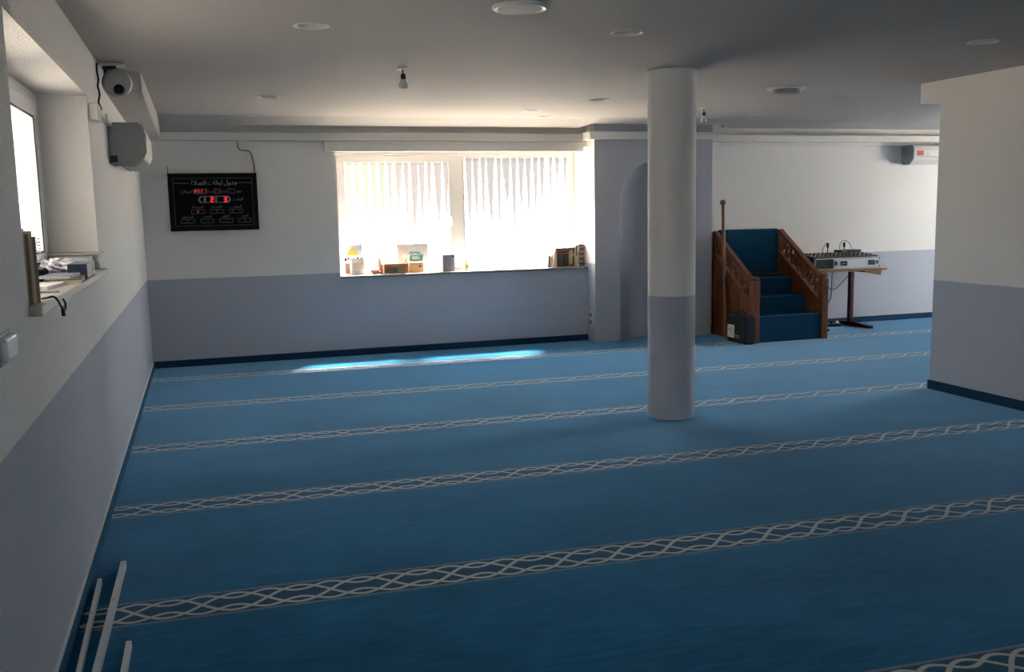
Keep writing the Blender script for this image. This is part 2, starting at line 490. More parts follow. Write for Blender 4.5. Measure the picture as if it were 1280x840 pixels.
# walls out of view
b = B(); b.box(0, XR, -3.3, -3.0, 0, 0.85).box(0, XR, -3.3, -3.0, 2.25, H).box(0, 2.4, -3.3, -3.0, 0.85, 2.25).box(3.6, XR, -3.3, -3.0, 0.85, 2.25)
struct(b.obj('wall_front', 'wall'))
b = B(); b.box(12.0, 12.3, 3.0, 10.362, 0, 0.85).box(12.0, 12.3, 3.0, 10.362, 2.25, H).box(12.0, 12.3, 3.0, 7.45, 0.85, 2.25).box(12.0, 12.3, 9.35, 10.362, 0.85, 2.25)
struct(b.obj('wall_far_right', 'wall'))
struct(B().box(XR + 0.3, 12.3, 2.7, 3.0, 0, H).obj('wall_side_room', 'wall'))
struct(B().box(-9.4, -9.0, -8, 20, -0.3, 3.2).obj('wall_bounce', 'render'), 'cream wall added outside the side window to bounce warm light')  # added wall, placed to catch sun and bounce warm light indoors

# baseboards
struct(B().box(0.0, 4.855, D - 0.012, D, 0, 0.072).obj('baseboard_back', 'skirt'))
struct(B().box(6.37, 12.0, D - 0.012, D, 0, 0.072).obj('baseboard_far', 'skirt'))
struct(B().box(XR - 0.012, XR, -3.0, 6.39, 0, 0.075).box(XR - 0.012, XR + 0.3, 6.39, 6.402, 0, 0.075).obj('baseboard_right', 'skirt'))
M['skirtl'] = mat('skirting_carpet_blue', (0.022, 0.110, 0.205), 0.95, var=0.2, scale=120, bmp=0.3, spec=0.1)
bl = struct(B().box(0, 0.016, -3.0, D - 0.012, 0, 0.060).obj('baseboard_left', 'skirtl'))
B().box(0, 0.010, -3.0, D - 0.012, 0.060, 0.070).obj('cap_strip', 'upvc', bl)
# cove ledge and soffit
struct(B().box(0.0, 4.765, D - 0.095, D, 2.315, 2.40).obj('trim_1', 'trim', bevel=0.006))
struct(B().box(4.765, 6.46, YB - 0.09, YB, 2.325, 2.41).box(4.765, 4.855, YB, D, 2.325, 2.41).box(6.37, 6.46, YB, D, 2.325, 2.41).obj('trim_2', 'trim'))
struct(B().box(6.46, 12.0, D - 0.095, D, 2.315, 2.40).box(6.46, 12.0, D - 0.04, D, 2.27, 2.315).obj('trim_3', 'trim', bevel=0.006))
b = B()
prof0 = [(0, 2.40), (0.226, 2.40), (0.232, 2.407), (0.232, H), (0, H)]
A = [b.bm.verts.new((x, 6.99, z)) for x, z in prof0]; Z = [b.bm.verts.new((x * 0.95, D, z - (0.065 if z < 2.5 else 0))) for x, z in prof0]
b.bridge(A, Z); b.bm.faces.new(A[::-1]); b.bm.faces.new(Z)
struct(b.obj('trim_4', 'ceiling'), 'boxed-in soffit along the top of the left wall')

b = B()
b.prism([(9.88, H), (10.19, 2.462), (10.19, H)], 'x', 0.0, 4.70)
b.prism([(9.72, H), (9.98, 2.487), (9.98, H)], 'x', 4.765, 6.46)
b.prism([(9.88, H), (10.19, 2.470), (10.19, H)], 'x', 6.52, 12.0)
for (xa, ya, xb, yb) in ((4.70, 10.19, 4.765, 9.98), (6.52, 10.19, 6.46, 9.98)):
    vs = [b.bm.verts.new(q) for q in ((xa, 9.88, H), (xa, ya, 2.464), (xa, ya, H), (xb, 9.72, H), (xb, yb, 2.487), (xb, yb, H))]
    for f in ((0, 1, 4, 3), (1, 2, 5, 4), (0, 3, 5, 2), (0, 2, 1), (3, 4, 5)): b.bm.faces.new([vs[i] for i in f])
struct(b.obj('trim_6', 'ceiling'), 'ceiling edge sloping down to a shadow slot along the back wall')
# pelmet / roller-shutter rail above the back window
struct(B().box(1.84, 4.80, 10.30, D, 2.205, 2.31).box(1.84, 4.80, 10.285, 10.30, 2.285, 2.31).obj('trim_5', 'trim', bevel=0.004), 'white boxed rail above the back window')

# ---- window_1 (back)
w1 = struct(bpy.data.objects.new('window_1', None)); COL.objects.link(w1); w1.location = (3.41, 10.76, SILL)
FY0, FY1 = 10.745, 10.80
b = B(); b.box(1.965, 4.86, FY0, FY1, 2.175, 2.26).box(1.965, 4.86, FY0, FY1, SILL - 0.028, SILL + 0.04)
b.box(1.965, 2.04, FY0, FY1, SILL + 0.04, 2.175).box(4.785, 4.86, FY0, FY1, SILL + 0.04, 2.175).box(3.36, 3.47, FY0, FY1, SILL + 0.04, 2.175)
b.obj('window_frame', 'upvc', w1, bevel=0.004)
def sash(x0, x1, z0, z1, wd, name='sash'):
    s = B(); s.box(x0, x1, FY0 - 0.018, FY1 - 0.02, z1 - wd, z1).box(x0, x1, FY0 - 0.018, FY1 - 0.02, z0, z0 + wd)
    s.box(x0, x0 + wd, FY0 - 0.018, FY1 - 0.02, z0 + wd, z1 - wd).box(x1 - wd, x1, FY0 - 0.018, FY1 - 0.02, z0 + wd, z1 - wd)
    return s.obj(name, 'upvc', w1, bevel=0.004)
sash(2.03, 3.37, SILL + 0.03, 2.185, 0.075)
b = B(); b.box(3.47, 4.785, FY0 - 0.004, FY1 - 0.02, 2.160, 2.175).box(3.47, 4.785, FY0 - 0.004, FY1 - 0.02, SILL + 0.04, SILL + 0.055)
b.box(3.47, 3.485, FY0 - 0.004, FY1 - 0.02, SILL + 0.055, 2.160).box(4.77, 4.785, FY0 - 0.004, FY1 - 0.02, SILL + 0.055, 2.160)
b.obj('glazing_bead', 'upvc', w1)
def fluted(x0, x1, z0, z1, y):
    s = B(); N = int((x1 - x0) / 0.0115)
    a0 = []; a1 = []
    for i in range(N + 1):
        x = x0 + (x1 - x0) * i / N
        yy = y + 0.0015 * math.cos(2 * PI * x / 0.046)
        a0.append(s.bm.verts.new((x, yy, z0))); a1.append(s.bm.verts.new((x, yy, z1)))
    s.bridge(a0, a1, False)
    return s.obj('pane', 'pane', w1, smooth=True)
fluted(2.105, 3.295, SILL + 0.105, 2.11, 10.765)
fluted(3.485, 4.77, SILL + 0.055, 2.16, 10.765)
B().box(1.965, 4.85, D - 0.025, FY0, SILL - 0.028, SILL).obj('window_sill', 'sill', w1, bevel=0.004)
h = B(); h.box(3.295, 3.33, FY0 - 0.03, FY0 - 0.018, 1.45, 1.52).tube([(3.312, FY0 - 0.03, 1.49), (3.312, FY0 - 0.06, 1.49), (3.312, FY0 - 0.06, 1.38)], 0.009, 8)
h.obj('handle', 'upvc', w1)
B().box(2.56, 2.92, FY0 - 0.03, FY0 - 0.001, 2.19, 2.215).obj('vent', 'upvc', w1, bevel=0.004)
# ---- window_2 (left)
w2 = struct(bpy.data.objects.new('window_2', None)); COL.objects.link(w2); w2.location = (-0.27, 4.62, LSILL)
b = B(); X0, X1 = -0.30, -0.25
b.box(X0, X1 - 0.004, 5.57, 5.73, LSILL + 0.04, 2.16).box(X0, X1, 3.45, 5.80, 2.16, 2.235).box(X0, X1, 3.45, 5.80, LSILL - 0.035, LSILL + 0.04).box(X0, X1, 5.73, 5.80, LSILL + 0.04, 2.16).box(X0, X1, 3.45, 3.52, LSILL + 0.04, 2.16).box(X0, X1, 4.56, 4.67, LSILL + 0.04, 2.16)
b.obj('window_frame', 'upvc', w2, bevel=0.004)
for (ya, yb) in ((3.51, 4.57), (4.66, 5.58)):
    z0, z1, wd = LSILL + 0.03, 2.17, 0.085
    s = B(); s.box(X0 + 0.02, X1 + 0.02, ya, yb, z1 - wd, z1).box(X0 + 0.02, X1 + 0.02, ya, yb, z0, z0 + wd)
    s.box(X0 + 0.02, X1 + 0.02, ya, ya + wd, z0 + wd, z1 - wd).box(X0 + 0.02, X1 + 0.02, yb - wd, yb, z0 + wd, z1 - wd)
    sa_ = s.obj('sash', 'upvc', w2, bevel=0.005)
    s = B(); g = 0.008
    s.box(X1 + 0.016, X1 + 0.0215, ya + wd - g, yb - wd + g, z1 - wd - 0.002, z1 - wd + g).box(X1 + 0.016, X1 + 0.0215, ya + wd - g, yb - wd + g, z0 + wd - g, z0 + wd + 0.002)
    s.box(X1 + 0.016, X1 + 0.0215, ya + wd - g, ya + wd + 0.002, z0 + wd, z1 - wd).box(X1 + 0.016, X1 + 0.0215, yb - wd - 0.002, yb - wd + g, z0 + wd, z1 - wd)
    s.obj('gasket', 'gasket', sa_)
    B().box(X0 + 0.03, X0 + 0.034, ya + wd, yb - wd, z0 + wd, z1 - wd).obj('pane', 'pane_grey', w2)
B().box(-0.25, 0.042, 3.45, 5.80, LSILL - 0.035, LSILL).obj('window_sill', 'sillg', w2, bevel=0.004)
# ---- unseen windows, added as daylight sources in the walls out of view
w3 = struct(bpy.data.objects.new('window_unseen_3', None)); COL.objects.link(w3); w3.location = (12.2, 8.4, 0.85)
b = B(); b.box(12.2, 12.26, 7.45, 9.35, 2.17, 2.25).box(12.2, 12.26, 7.45, 9.35, 0.85, 0.93).box(12.2, 12.26, 7.45, 7.53, 0.93, 2.17).box(12.2, 12.26, 9.27, 9.35, 0.93, 2.17).box(12.2, 12.26, 8.35, 8.45, 0.93, 2.17)
b.obj('window_frame', 'upvc', w3)
for (ya, yb) in ((7.53, 8.35), (8.45, 9.27)): B().box(12.22, 12.224, ya, yb, 0.93, 2.17).obj('pane', 'pane_plain', w3)
w4 = struct(bpy.data.objects.new('window_unseen_4', None)); COL.objects.link(w4); w4.location = (3.0, -3.2, 0.85)
b = B(); b.box(2.4, 3.6, -3.26, -3.2, 2.17, 2.25).box(2.4, 3.6, -3.26, -3.2, 0.85, 0.93).box(2.4, 2.48, -3.26, -3.2, 0.93, 2.17).box(3.52, 3.6, -3.26, -3.2, 0.93, 2.17).box(2.95, 3.05, -3.26, -3.2, 0.93, 2.17)
b.obj('window_frame', 'upvc', w4)
for (xa, xb) in ((2.48, 2.95), (3.05, 3.52)): B().box(xa, xb, -3.236, -3.232, 0.93, 2.17).obj('pane', 'pane_plain', w4)

# ================================================================== column
cx, cy, cr = 3.845, 6.31, 0.174
co = B().lathe((cx, cy, 0), [(cr, 0), (cr, DADO), (cr, H - 0.02), (cr + 0.004, H)], 64, cap=False).obj('column', 'wall', smooth=True)
tag(co, 'round white column with a lavender-grey lower third standing on the carpet', 'column')

# ================================================================== minbar (pulpit stairs)
mb = thing('minbar', 'small wooden pulpit with blue carpeted steps and carved handrails against the wall', 'pulpit', (6.9, 9.7, 0))
Yf, Yb_ = 9.28, 10.17
xl0, xl1, xr0, xr1 = 6.425, 6.475, 7.325, 7.385     # side panel slabs
for (xa, xb) in ((xl0 + 0.008, xl1 - 0.004), (xr0 + 0.004, xr1 - 0.008)):
    B().prism([(Yf + 0.05, 0.0), (Yb_, 0.0), (Yb_, 0.955), (Yf + 0.05, 0.40)], 'x', xa, xb).obj('side_panel', 'wood', mb)
def rail_z(y, z0, z1): return z0 + (z1 - z0) * (y - (Yf + 0.05)) / (Yb_ - Yf - 0.05)
for (xa, xb) in ((xl0, xl1), (xr0, xr1)):
    B().prism([(Yf + 0.05, 0.665), (Yb_, 1.205), (Yb_, 1.255), (Yf + 0.05, 0.715)], 'x', xa - 0.006, xb + 0.006).obj('handrail', 'woody', mb, bevel=0.008)
    B().prism([(Yf + 0.05, 0.40), (Yb_, 0.94), (Yb_, 0.99), (Yf + 0.05, 0.45)], 'x', xa - 0.002, xb + 0.002).obj('lower_rail', 'woody', mb, bevel=0.006)
    # openwork scroll carving between the rails
    c = B(); xm = (xa + xb) / 2
    ang = math.atan2(0.54, Yb_ - Yf - 0.05)
    ncell = 7
    for k in range(ncell):
        yc = Yf + 0.05 + (Yb_ - Yf - 0.05) * (k + 0.5) / ncell
        zc = (rail_z(yc, 0.45, 0.99) + rail_z(yc, 0.665, 1.205)) / 2
        sg = 1 if k % 2 else -1
        for side in (0, 1):
            pts = []
            for i in range(22):
                t = i / 21; a = side * PI + sg * t * 3.6 * PI; r = 0.082 * (1 - 0.82 * t)
                pts.append((xm, yc + math.cos(ang) * r * math.cos(a) * 0.8 - math.sin(ang) * r * math.sin(a), zc + math.sin(ang) * r * math.cos(a) * 0.8 + math.cos(ang) * r * math.sin(a)))
            c.tube(pts, [0.0085 - 0.002 * i / 21 for i in range(22)], 6)
        # leaves and a rosette
        for a in range(5):
            th = a * 2 * PI / 5 + k
            p0 = Vector((xm, yc, zc)); d = Vector((0, math.cos(th), math.sin(th)))
            c.tube([p0 + d * 0.03, p0 + d * 0.06, p0 + d * 0.10], [0.003, 0.009, 0.002], 6)
        yl = Yf + 0.05 + (Yb_ - Yf - 0.05) * k / ncell
        zl = rail_z(yl, 0.44, 0.98)
        c.tube([(xm, yl, zl), (xm, yl + 0.015, zl + 0.07), (xm, yl - 0.01, zl + 0.15), (xm, yl, zl + 0.235)], [0.008, 0.009, 0.009, 0.008], 6)
    c.obj('carved_scrollwork', 'wood', mb, smooth=True)
# newel posts with chamfered heads
for xc in (6.45, 7.358):
    pb = B(); w = 0.044
    pb.box(xc - w, xc + w, Yf - w + 0.02, Yf + w + 0.02, 0, 0.70)
    post = pb.obj('newel_post', 'wood', mb, bevel=0.008)
    hb = B().lathe((xc, Yf + 0.02, 0.70), [(0.030, 0), (0.030, 0.008), (0.046, 0.014), (0.050, 0.03), (0.044, 0.045), (0.02, 0.055)], 20)
    hb.obj('post_cap', 'wood', post, smooth=True)
# far corner posts
for xc in (6.45, 7.355): B().box(xc - 0.03, xc + 0.03, Yb_ - 0.03, Yb_ + 0.03, 0, 1.245).obj('corner_post', 'wood', mb, bevel=0.005)
# steps
xi0, xi1 = xl1, xr0
for k, (ya, zt) in enumerate(((Yf, 0.305), (9.575, 0.495), (9.86, 0.69))):
    yb = (9.575, 9.86, Yb_)[k]
    st = B().box(xi0 + 0.002, xi1 - 0.002, ya, yb, 0.0, zt).obj('step', 'stepcarpet', mb, bevel=0.014, seg=3)
    B().box(xi0 + 0.004, xi1 - 0.004, ya - 0.006, ya + 0.012, zt - 0.012, zt + 0.004).obj('nosing', mat('nosing_carpet', (0.03, 0.11, 0.19), 0.9, bmp=0.2), st, bevel=0.004)
B().box(6.50, 7.31, Yb_ - 0.01, Yb_ + 0.045, 0.69, 1.262).obj('back_panel', 'stepcarpet', mb, bevel=0.012)
B().box(6.56, 7.26, 9.93, 10.155, 0.692, 0.745).obj('seat_shadow', 'blackm', mb, bevel=0.02, seg=3)  # dark slab standing in for the shadow over the seat

# staff leaning beside the pulpit
st = thing('wooden_staff', 'long reddish wooden staff with a knob leaning beside the carved pulpit', 'staff', (6.385, 9.80, 0))
B().tube([(6.378, 9.79, 0), (6.385, 9.84, 0.5), (6.393, 9.88, 1.0), (6.403, 9.93, 1.565)], [0.019, 0.021, 0.02, 0.018], 12).obj('shaft', 'staff', st, smooth=True)
B().lathe((6.403, 9.93, 1.56), [(0.019, 0), (0.03, 0.008), (0.034, 0.03), (0.03, 0.052), (0.014, 0.06)], 16).obj('knob', 'staff', st, smooth=True)

# black carry case with papers' label
bc = thing('black_case', 'black carry case with a white shipping label leaning on the pulpit side', 'case', (6.33, 9.4, 0))
b = B(); b.box(6.275, 6.405, 9.20, 9.60, 0.0, 0.325)
bd = b.obj('body', 'blackm', bc, bevel=0.022, seg=3)
B().tube(spline([(6.34, 9.33, 0.32), (6.34, 9.34, 0.355), (6.34, 9.40, 0.37), (6.34, 9.46, 0.355), (6.34, 9.47, 0.32)], 5), 0.008, 8).obj('handle', 'black', bc, smooth=True)
lb = B().box(6.2735, 6.2752, 9.44, 9.585, 0.055, 0.20).obj('label', 'paper', bc)
b = B()
for k in range(6): b.box(6.2729, 6.2736, 9.455 + 0.01 * (k % 2), 9.57 - 0.02 * ((k * 3) % 4), 0.072 + k * 0.018, 0.079 + k * 0.018)
b.obj('print', 'ink', lb)
b = B()
for k in range(2): b.box(6.2733, 6.2752, 9.33, 9.425, 0.060 + 0.022 * k, 0.070 + 0.022 * k)
b.obj('print', 'silver', bc)
B().box(6.285, 6.395, 9.196, 9.2005, 0.02, 0.305).obj('zip_seam', 'black', bc)

# ================================================================== table with flight case
tb = thing('side_table', 'narrow wooden-topped table with burgundy T-shaped leg carrying a flight case', 'table', (8.1, 10.0, 0))
B().box(7.52, 8.66, 9.80, 10.32, 0.722, 0.747).obj('tabletop', 'tbl', tb, bevel=0.004)
for xc in (8.36, 7.72):
    leg = B().box(xc - 0.028, xc + 0.028, 10.08, 10.135, 0.04, 0.69).obj('leg', 'burgundy', tb, bevel=0.005)
    B().prism([(9.76, 0.0), (10.33, 0.0), (10.33, 0.04), (10.10, 0.055), (9.76, 0.032)], 'x', xc - 0.03 + 0.05, xc + 0.03 + 0.05).obj('foot', 'burgundy', leg, bevel=0.004)
    B().box(xc - 0.03, xc + 0.08, 10.08, 10.135, 0.03, 0.058).obj('ankle', 'burgundy', leg)
    B().prism([(9.85, 0.70), (10.30, 0.70), (10.30, 0.722), (9.85, 0.722)], 'x', xc - 0.02, xc + 0.02).obj('arm', 'burgundy', leg)
B().prism([(8.36, 0.700), (8.60, 0.655), (8.60, 0.722), (8.36, 0.722)], 'y', 9.84, 9.88).obj('apron', 'tbl', tb)
# flight case
fc = thing('flight_case', 'black audio flight case with silver edges and two recessed front handles', 'case', (8.1, 10.0, 0.747))
B().box(7.62, 8.57, 9.84, 10.26, 0.75, 0.885).obj('body', 'black', fc)
B().box(7.90, 8.545, 9.832, 9.842, 0.765, 0.872).obj('front_panel', 'alu', fc, bevel=0.003)
for xa in (7.985, 8.395): 
    hnd = B().box(xa, xa + 0.10, 9.826, 9.836, 0.79, 0.85).obj('recessed_handle', 'black', fc, bevel=0.004)
    B().tube([(xa + 0.015, 9.824, 0.80), (xa + 0.015, 9.812, 0.82), (xa + 0.085, 9.812, 0.82), (xa + 0.085, 9.824, 0.80)], 0.005, 6).obj('grip', 'chrome', hnd)
b = B()
for z in (0.752, 0.878): b.box(7.615, 8.575, 9.834, 9.846, z, z + 0.010)
for x in (7.615, 7.885, 8.545, 8.565): b.box(x, x + 0.012, 9.833, 9.846, 0.752, 0.887)
b.obj('edge_trim', 'alu', fc)
for x in (7.625, 8.56):
    for z in (0.770, 0.872): B().lathe((x, 9.846, z), [(0.016, -0.014), (0.018, -0.006), (0.016, 0.0)], 10, axis=(0, 1, 0)).obj('ball_corner', 'chrome', fc, smooth=True)
for x in (7.92, 8.525): B().box(x - 0.014, x + 0.014, 9.824, 9.834, 0.80, 0.845).obj('latch', 'black', fc)
B().box(7.535, 7.60, 9.86, 10.18, 0.7475, 0.80).obj('power_unit', 'plastic_g', fc) if False else None
mx = thing('mixer', 'black audio mixing desk with rows of knobs lying on the flight case', 'mixer', (8.1, 10.0, 0.885))
B().prism([(9.85, 0.886), (10.24, 0.886), (10.24, 0.935), (9.85, 0.905)], 'x', 7.63, 8.55).obj('body', 'black', mx, bevel=0.004)
kb = bpy.data.meshes.new('k'); 
proto = None
for r_ in range(4):
    for k in range(14):
        x = 7.70 + k * 0.06; y = 9.90 + r_ * 0.075
        z = 0.905 + (y - 9.85) / 0.39 * 0.03 - 0.001
        if proto is None:
            proto = B().lathe((x, y, z), [(0.011, 0), (0.010, 0.016), (0.008, 0.018)], 8).obj('knob', 'black', mx)
            px, py, pz = x, y, z
        else:
            o = proto.copy(); COL.objects.link(o); o.parent = mx; o.location = Vector((x - px, y - py, z - pz))
wr = thing('wireless_receiver', 'small black receiver box standing on the mixing desk', 'receiver', (8.24, 10.02, 0.93))
B().box(8.10, 8.40, 9.98, 10.12, 0.945, 0.975).obj('body', 'black', wr, bevel=0.004)
b = B()
for k in range(4): b.box(8.115 + k * 0.02, 8.127 + k * 0.02, 9.977, 9.981, 0.952, 0.964)
b.obj('button', 'silver', wr)
for (x, lab) in ((8.03, 'black gooseneck microphone standing beside the receiver'), (8.275, 'black gooseneck microphone standing behind the receiver')):
    y = 10.15
    m_ = thing('microphone', lab, 'microphone', (x, y, 0.93))
    B().lathe((x, y, 0.925), [(0.022, 0), (0.022, 0.012), (0.008, 0.016)], 14).obj('base', 'black', m_)
    B().tube([(x, y, 0.94), (x, y - 0.002, 1.01)], 0.006, 8).obj('neck', 'black', m_)
    B().lathe((x, y, 1.0), [(0.009, 0), (0.015, 0.012), (0.016, 0.05), (0.009, 0.064)], 12).obj('head', 'blackm', m_, smooth=True)
for k, (pts, lab) in enumerate((
        ([(7.86, 10.02, 0.935), (7.88, 10.04, 0.99), (7.93, 10.07, 1.04), (8.00, 10.13, 1.06), (8.025, 10.15, 1.04)], 'thin black cable arching up to the microphone over the mixing desk'),
        ([(8.19, 10.13, 0.982), (8.21, 10.14, 1.05), (8.28, 10.16, 1.085), (8.35, 10.15, 1.05), (8.37, 10.13, 0.982)], 'thin black cable looped over the receiver'))):
    tag(B().tube(spline(pts, 8), 0.004, 6).obj('cable', 'cable', smooth=True), lab, 'cable')
for pts, lab in (
        ([(8.10, 10.27, 0.72), (8.105, 10.28, 0.60), (8.15, 10.28, 0.49), (8.22, 10.28, 0.455), (8.31, 10.28, 0.50), (8.44, 10.28, 0.62), (8.52, 10.27, 0.70), (8.53, 10.27, 0.72)], 'grey cable hanging in a loop under the table'),
        ([(8.225, 10.31, 0.72), (8.22, 10.31, 0.45), (8.21, 10.31, 0.34), (8.13, 10.31, 0.22), (8.12, 10.31, 0.10), (8.13, 10.30, 0.01)], 'black power cord dropping straight to the floor under the table'),
        ([(7.92, 10.20, 0.55), (7.98, 10.20, 0.30), (8.07, 10.19, 0.14), (8.09, 10.19, 0.03)], 'black cable running from behind the newel post to the power strip')):
    tag(B().tube(spline(pts, 8), 0.0055, 6).obj('cable', 'cable', smooth=True), lab, 'cable')
ps = thing('power_strip', 'small dark multi-socket power strip on the carpet beside the pulpit', 'power strip', (8.12, 10.12, 0))
B().box(7.97, 8.23, 10.10, 10.16, 0.0, 0.04).obj('body', 'black', ps, bevel=0.006)
for k in range(3): B().lathe((8.02 + k * 0.08, 10.13, 0.04), [(0.02, 0), (0.02, 0.022), (0.012, 0.03)], 12).obj('plug', 'plastic' if k == 2 else 'black', ps)

# ================================================================== air conditioners
def ac_profile(d, h):
    return [(0, 0.02), (0.03, 0.0), (d * 0.62, 0.0), (d * 0.93, 0.055), (d, 0.09), (d, h * 0.72), (d * 0.93, h * 0.93), (d * 0.8, h), (0, h)]
ac = thing('air_conditioner', 'white wall-mounted air conditioner on the left wall under the boxed soffit', 'air conditioner', (0.1, 7.4, 1.91))
pr = ac_profile(0.235, 0.285)
b = B(); b.prism([(x, 1.908 + z) for x, z in pr], 'y', 6.985, 7.815); b.obj('body', 'plastic', ac, bevel=0.006)
b = B(); b.prism([(x, 1.906 + z) for x, z in [(0, 0.018), (0.03, -0.002), (0.147, -0.002), (0.222, 0.055), (0.239, 0.09), (0.239, 0.205), (0.222, 0.268), (0.19, 0.289), (0, 0.289)]], 'y', 6.965, 6.985); b.obj('end_cap', 'plastic_g', ac, bevel=0.005)
B().box(0.008, 0.052, 6.962, 6.967, 1.93, 1.975).obj('pipe_opening', 'black', ac)
B().prism([(0.10, 1.903), (0.155, 1.903), (0.215, 1.948), (0.208, 1.954), (0.15, 1.913), (0.10, 1.911)], 'y', 7.03, 7.77).obj('louvre', 'plastic_g', ac)
B().box(0.075, 0.082, 6.99, 7.80, 1.9035, 1.909).obj('slot', 'gasket', ac)
ac2 = thing('air_conditioner', 'white wall-mounted air conditioner with an orange sticker on the back wall', 'air conditioner', (9.7, 10.25, 2.03))
b = B(); b.prism([(D - x, 2.03 + z) for x, z in ac_profile(0.22, 0.245)], 'x', 9.30, 10.15); b.obj('body', 'plastic', ac2, bevel=0.006)
b = B(); b.prism([(D - x, 2.028 + z) for x, z in ac_profile(0.224, 0.249)], 'x', 9.283, 9.30); b.obj('end_cap', 'plastic_g', ac2, bevel=0.004)  # shade on this end is put into the darker grey colour
B().box(9.34, 10.11, D - 0.2215, D - 0.2195, 2.124, 2.128).obj('louvre_seam', 'gasket', ac2)
stk = B().box(9.335, 9.445, D - 0.2225, D - 0.2195, 2.140, 2.202).obj('sticker', mat('sticker_orange', (0.62, 0.11, 0.05), 0.5), ac2)
b = B()
for k in range(3): b.box(9.345, 9.42 - 0.012 * k, D - 0.2235, D - 0.222, 2.150 + k * 0.016, 2.156 + k * 0.016)
b.obj('print', mat('sticker_dark', (0.28, 0.035, 0.02), 0.5), stk)
b = B()
b.prism([(9.47, 2.135), (9.53, 2.135), (9.545, 2.165), (9.50, 2.185), (9.47, 2.165)], 'y', D - 0.2215, D - 0.2195)
b.obj('logo', mat('logo_pale_teal', (0.48, 0.60, 0.56), 0.5), ac2)

# ================================================================== security camera, trunking, wall box
cc = thing('security_camera', 'grey ceiling-mounted security camera with dark lens in the left corner', 'security camera', (0.10, 6.55, 2.35))
B().box(0.005, 0.155, 6.60, 6.72, H - 0.014, H).obj('mount_plate', 'plastic', cc, bevel=0.004)
B().tube([(0.085, 6.64, H - 0.01), (0.085, 6.62, 2.48), (0.09, 6.58, 2.455)], 0.024, 12).obj('bracket', 'plastic_g', cc, smooth=True)
B().lathe((0.10, 6.62, 2.405), [(0.055, -0.0), (0.086, 0.012), (0.088, 0.05), (0.088, 0.10), (0.076, 0.125), (0.03, 0.135)], 28, axis=(0.15, -1, -0.12)).obj('housing', 'plastic_g', cc, smooth=True)
B().lathe((0.122, 6.505, 2.350), [(0.036, -0.02), (0.036, 0.0), (0.028, 0.014), (0.008, 0.02)], 18, axis=(0.18, -0.75, -0.6)).obj('lens', 'black', cc, smooth=True)
b = B(); b.box(0.03, 0.11, 6.585, 6.60, 2.485, 2.505).box(0.035, 0.06, 6.59, 6.62, 2.46, 2.50); b.obj('connector', 'black', cc)
tag(B().tube(spline([(0.012, 6.44, 2.50), (0.010, 6.43, 2.45), (0.016, 6.42, 2.40), (0.010, 6.41, 2.36), (0.018, 6.40, 2.31), (0.010, 6.38, 2.26), (0.022, 6.37, 2.225), (0.012, 6.36, 2.203)], 8), 0.006, 6).obj('cable', 'cable', smooth=True),
    'black cable dangling from the security camera down the left wall', 'cable')
tk = thing('cable_trunking', 'white plastic cable trunking along the top of the left wall', 'trunking', (0.02, 6.3, 2.15))
B().box(0.0, 0.035, 5.86, 6.95, 2.165, 2.195).obj('duct', 'trim', tk, bevel=0.003)
B().box(0.0, 0.05, 5.84, 6.02, 2.105, 2.20).obj('junction_box', 'plastic', tk, bevel=0.006)
B().box(0.036, 0.048, 6.46, 6.475, 2.15, 2.20).obj('clip', 'plastic', tk)
wb = thing('wall_switch', 'white surface-mounted switch box on the left wall below the window sill', 'switch', (0.0, 3.0, 1.23))
B().box(0.0, 0.022, 2.93, 3.09, 1.17, 1.243).obj('box', 'plastic', wb, bevel=0.012, seg=3)
B().box(0.0, 0.004, 2.922, 3.098, 1.162, 1.251).obj('backplate', 'plastic_g', wb)

# socket on the pier side
sk = thing('wall_socket', 'white double socket on the pier side beneath the back window', 'socket', (4.85, 10.25, 0.27))
B().box(4.844, 4.855, 10.205, 10.295, 0.185, 0.355).obj('plate', 'plastic', sk, bevel=0.003)
for z in (0.228, 0.312): B().lathe((4.8435, 10.25, z), [(0.026, 0.0005), (0.024, -0.002), (0.005, 0.0004)], 16, axis=(1, 0, 0)).obj('outlet', 'black', sk)

# ================================================================== ceiling fittings
d0 = thing('downlight', 'round white recessed ceiling downlight switched off', 'downlight', (DL[0][0], DL[0][1], H), 'recessed downlights in the ceiling')
x, y = DL[0]
B().lathe((x, y, H), [(0.095, 0.0), (0.095, -0.004), (0.084, -0.006), (0.074, -0.001), (0.072, 0.0), (0.072, 0.03), (0.066, 0.045)], 28, cap=False).obj('ring', 'plastic', d0, smooth=True)
B().lathe((x, y, H), [(0.066, 0.045), (0.05, 0.047), (0.045, 0.05)], 24).obj('diffuser', 'plastic_g', d0)
DLAB = ['recessed downlight between the left wall and the large ceiling speaker', 'recessed downlight between the large ceiling speaker and the column top',
        'recessed downlight facing the prayer-time board, the farther of two from it', 'recessed downlight right above the prayer-time board beside the back wall slot',
        'recessed downlight over the back window, farther from the slot than its neighbour', 'recessed downlight over the back window, close beside the shadow slot',
        'recessed downlight between the column top and the downlights over the back window', 'recessed downlight above the blue carpeted pulpit steps',
        'recessed downlight next to the flat surface-mounted ceiling lamp', 'recessed downlight between those by the surface lamp and above the table',
        'recessed downlight above the table with the flight case', 'recessed downlight standing alone near the right partition wall']
d0['label'] = DLAB[0]
for (x, y), lab in zip(DL[1:], DLAB[1:]):
    o = copy_tree(d0); o.location = (x, y, H); o['label'] = lab
sp = thing('ceiling_speaker', 'large flat round white ceiling speaker grille over the carpet', 'speaker', (2.067, 4.45, H))
B().lathe((2.067, 4.45, H), [(0.135, 0), (0.135, -0.008), (0.125, -0.016), (0.108, -0.012)], 40, cap=False).obj('rim', 'plastic', sp, smooth=True)
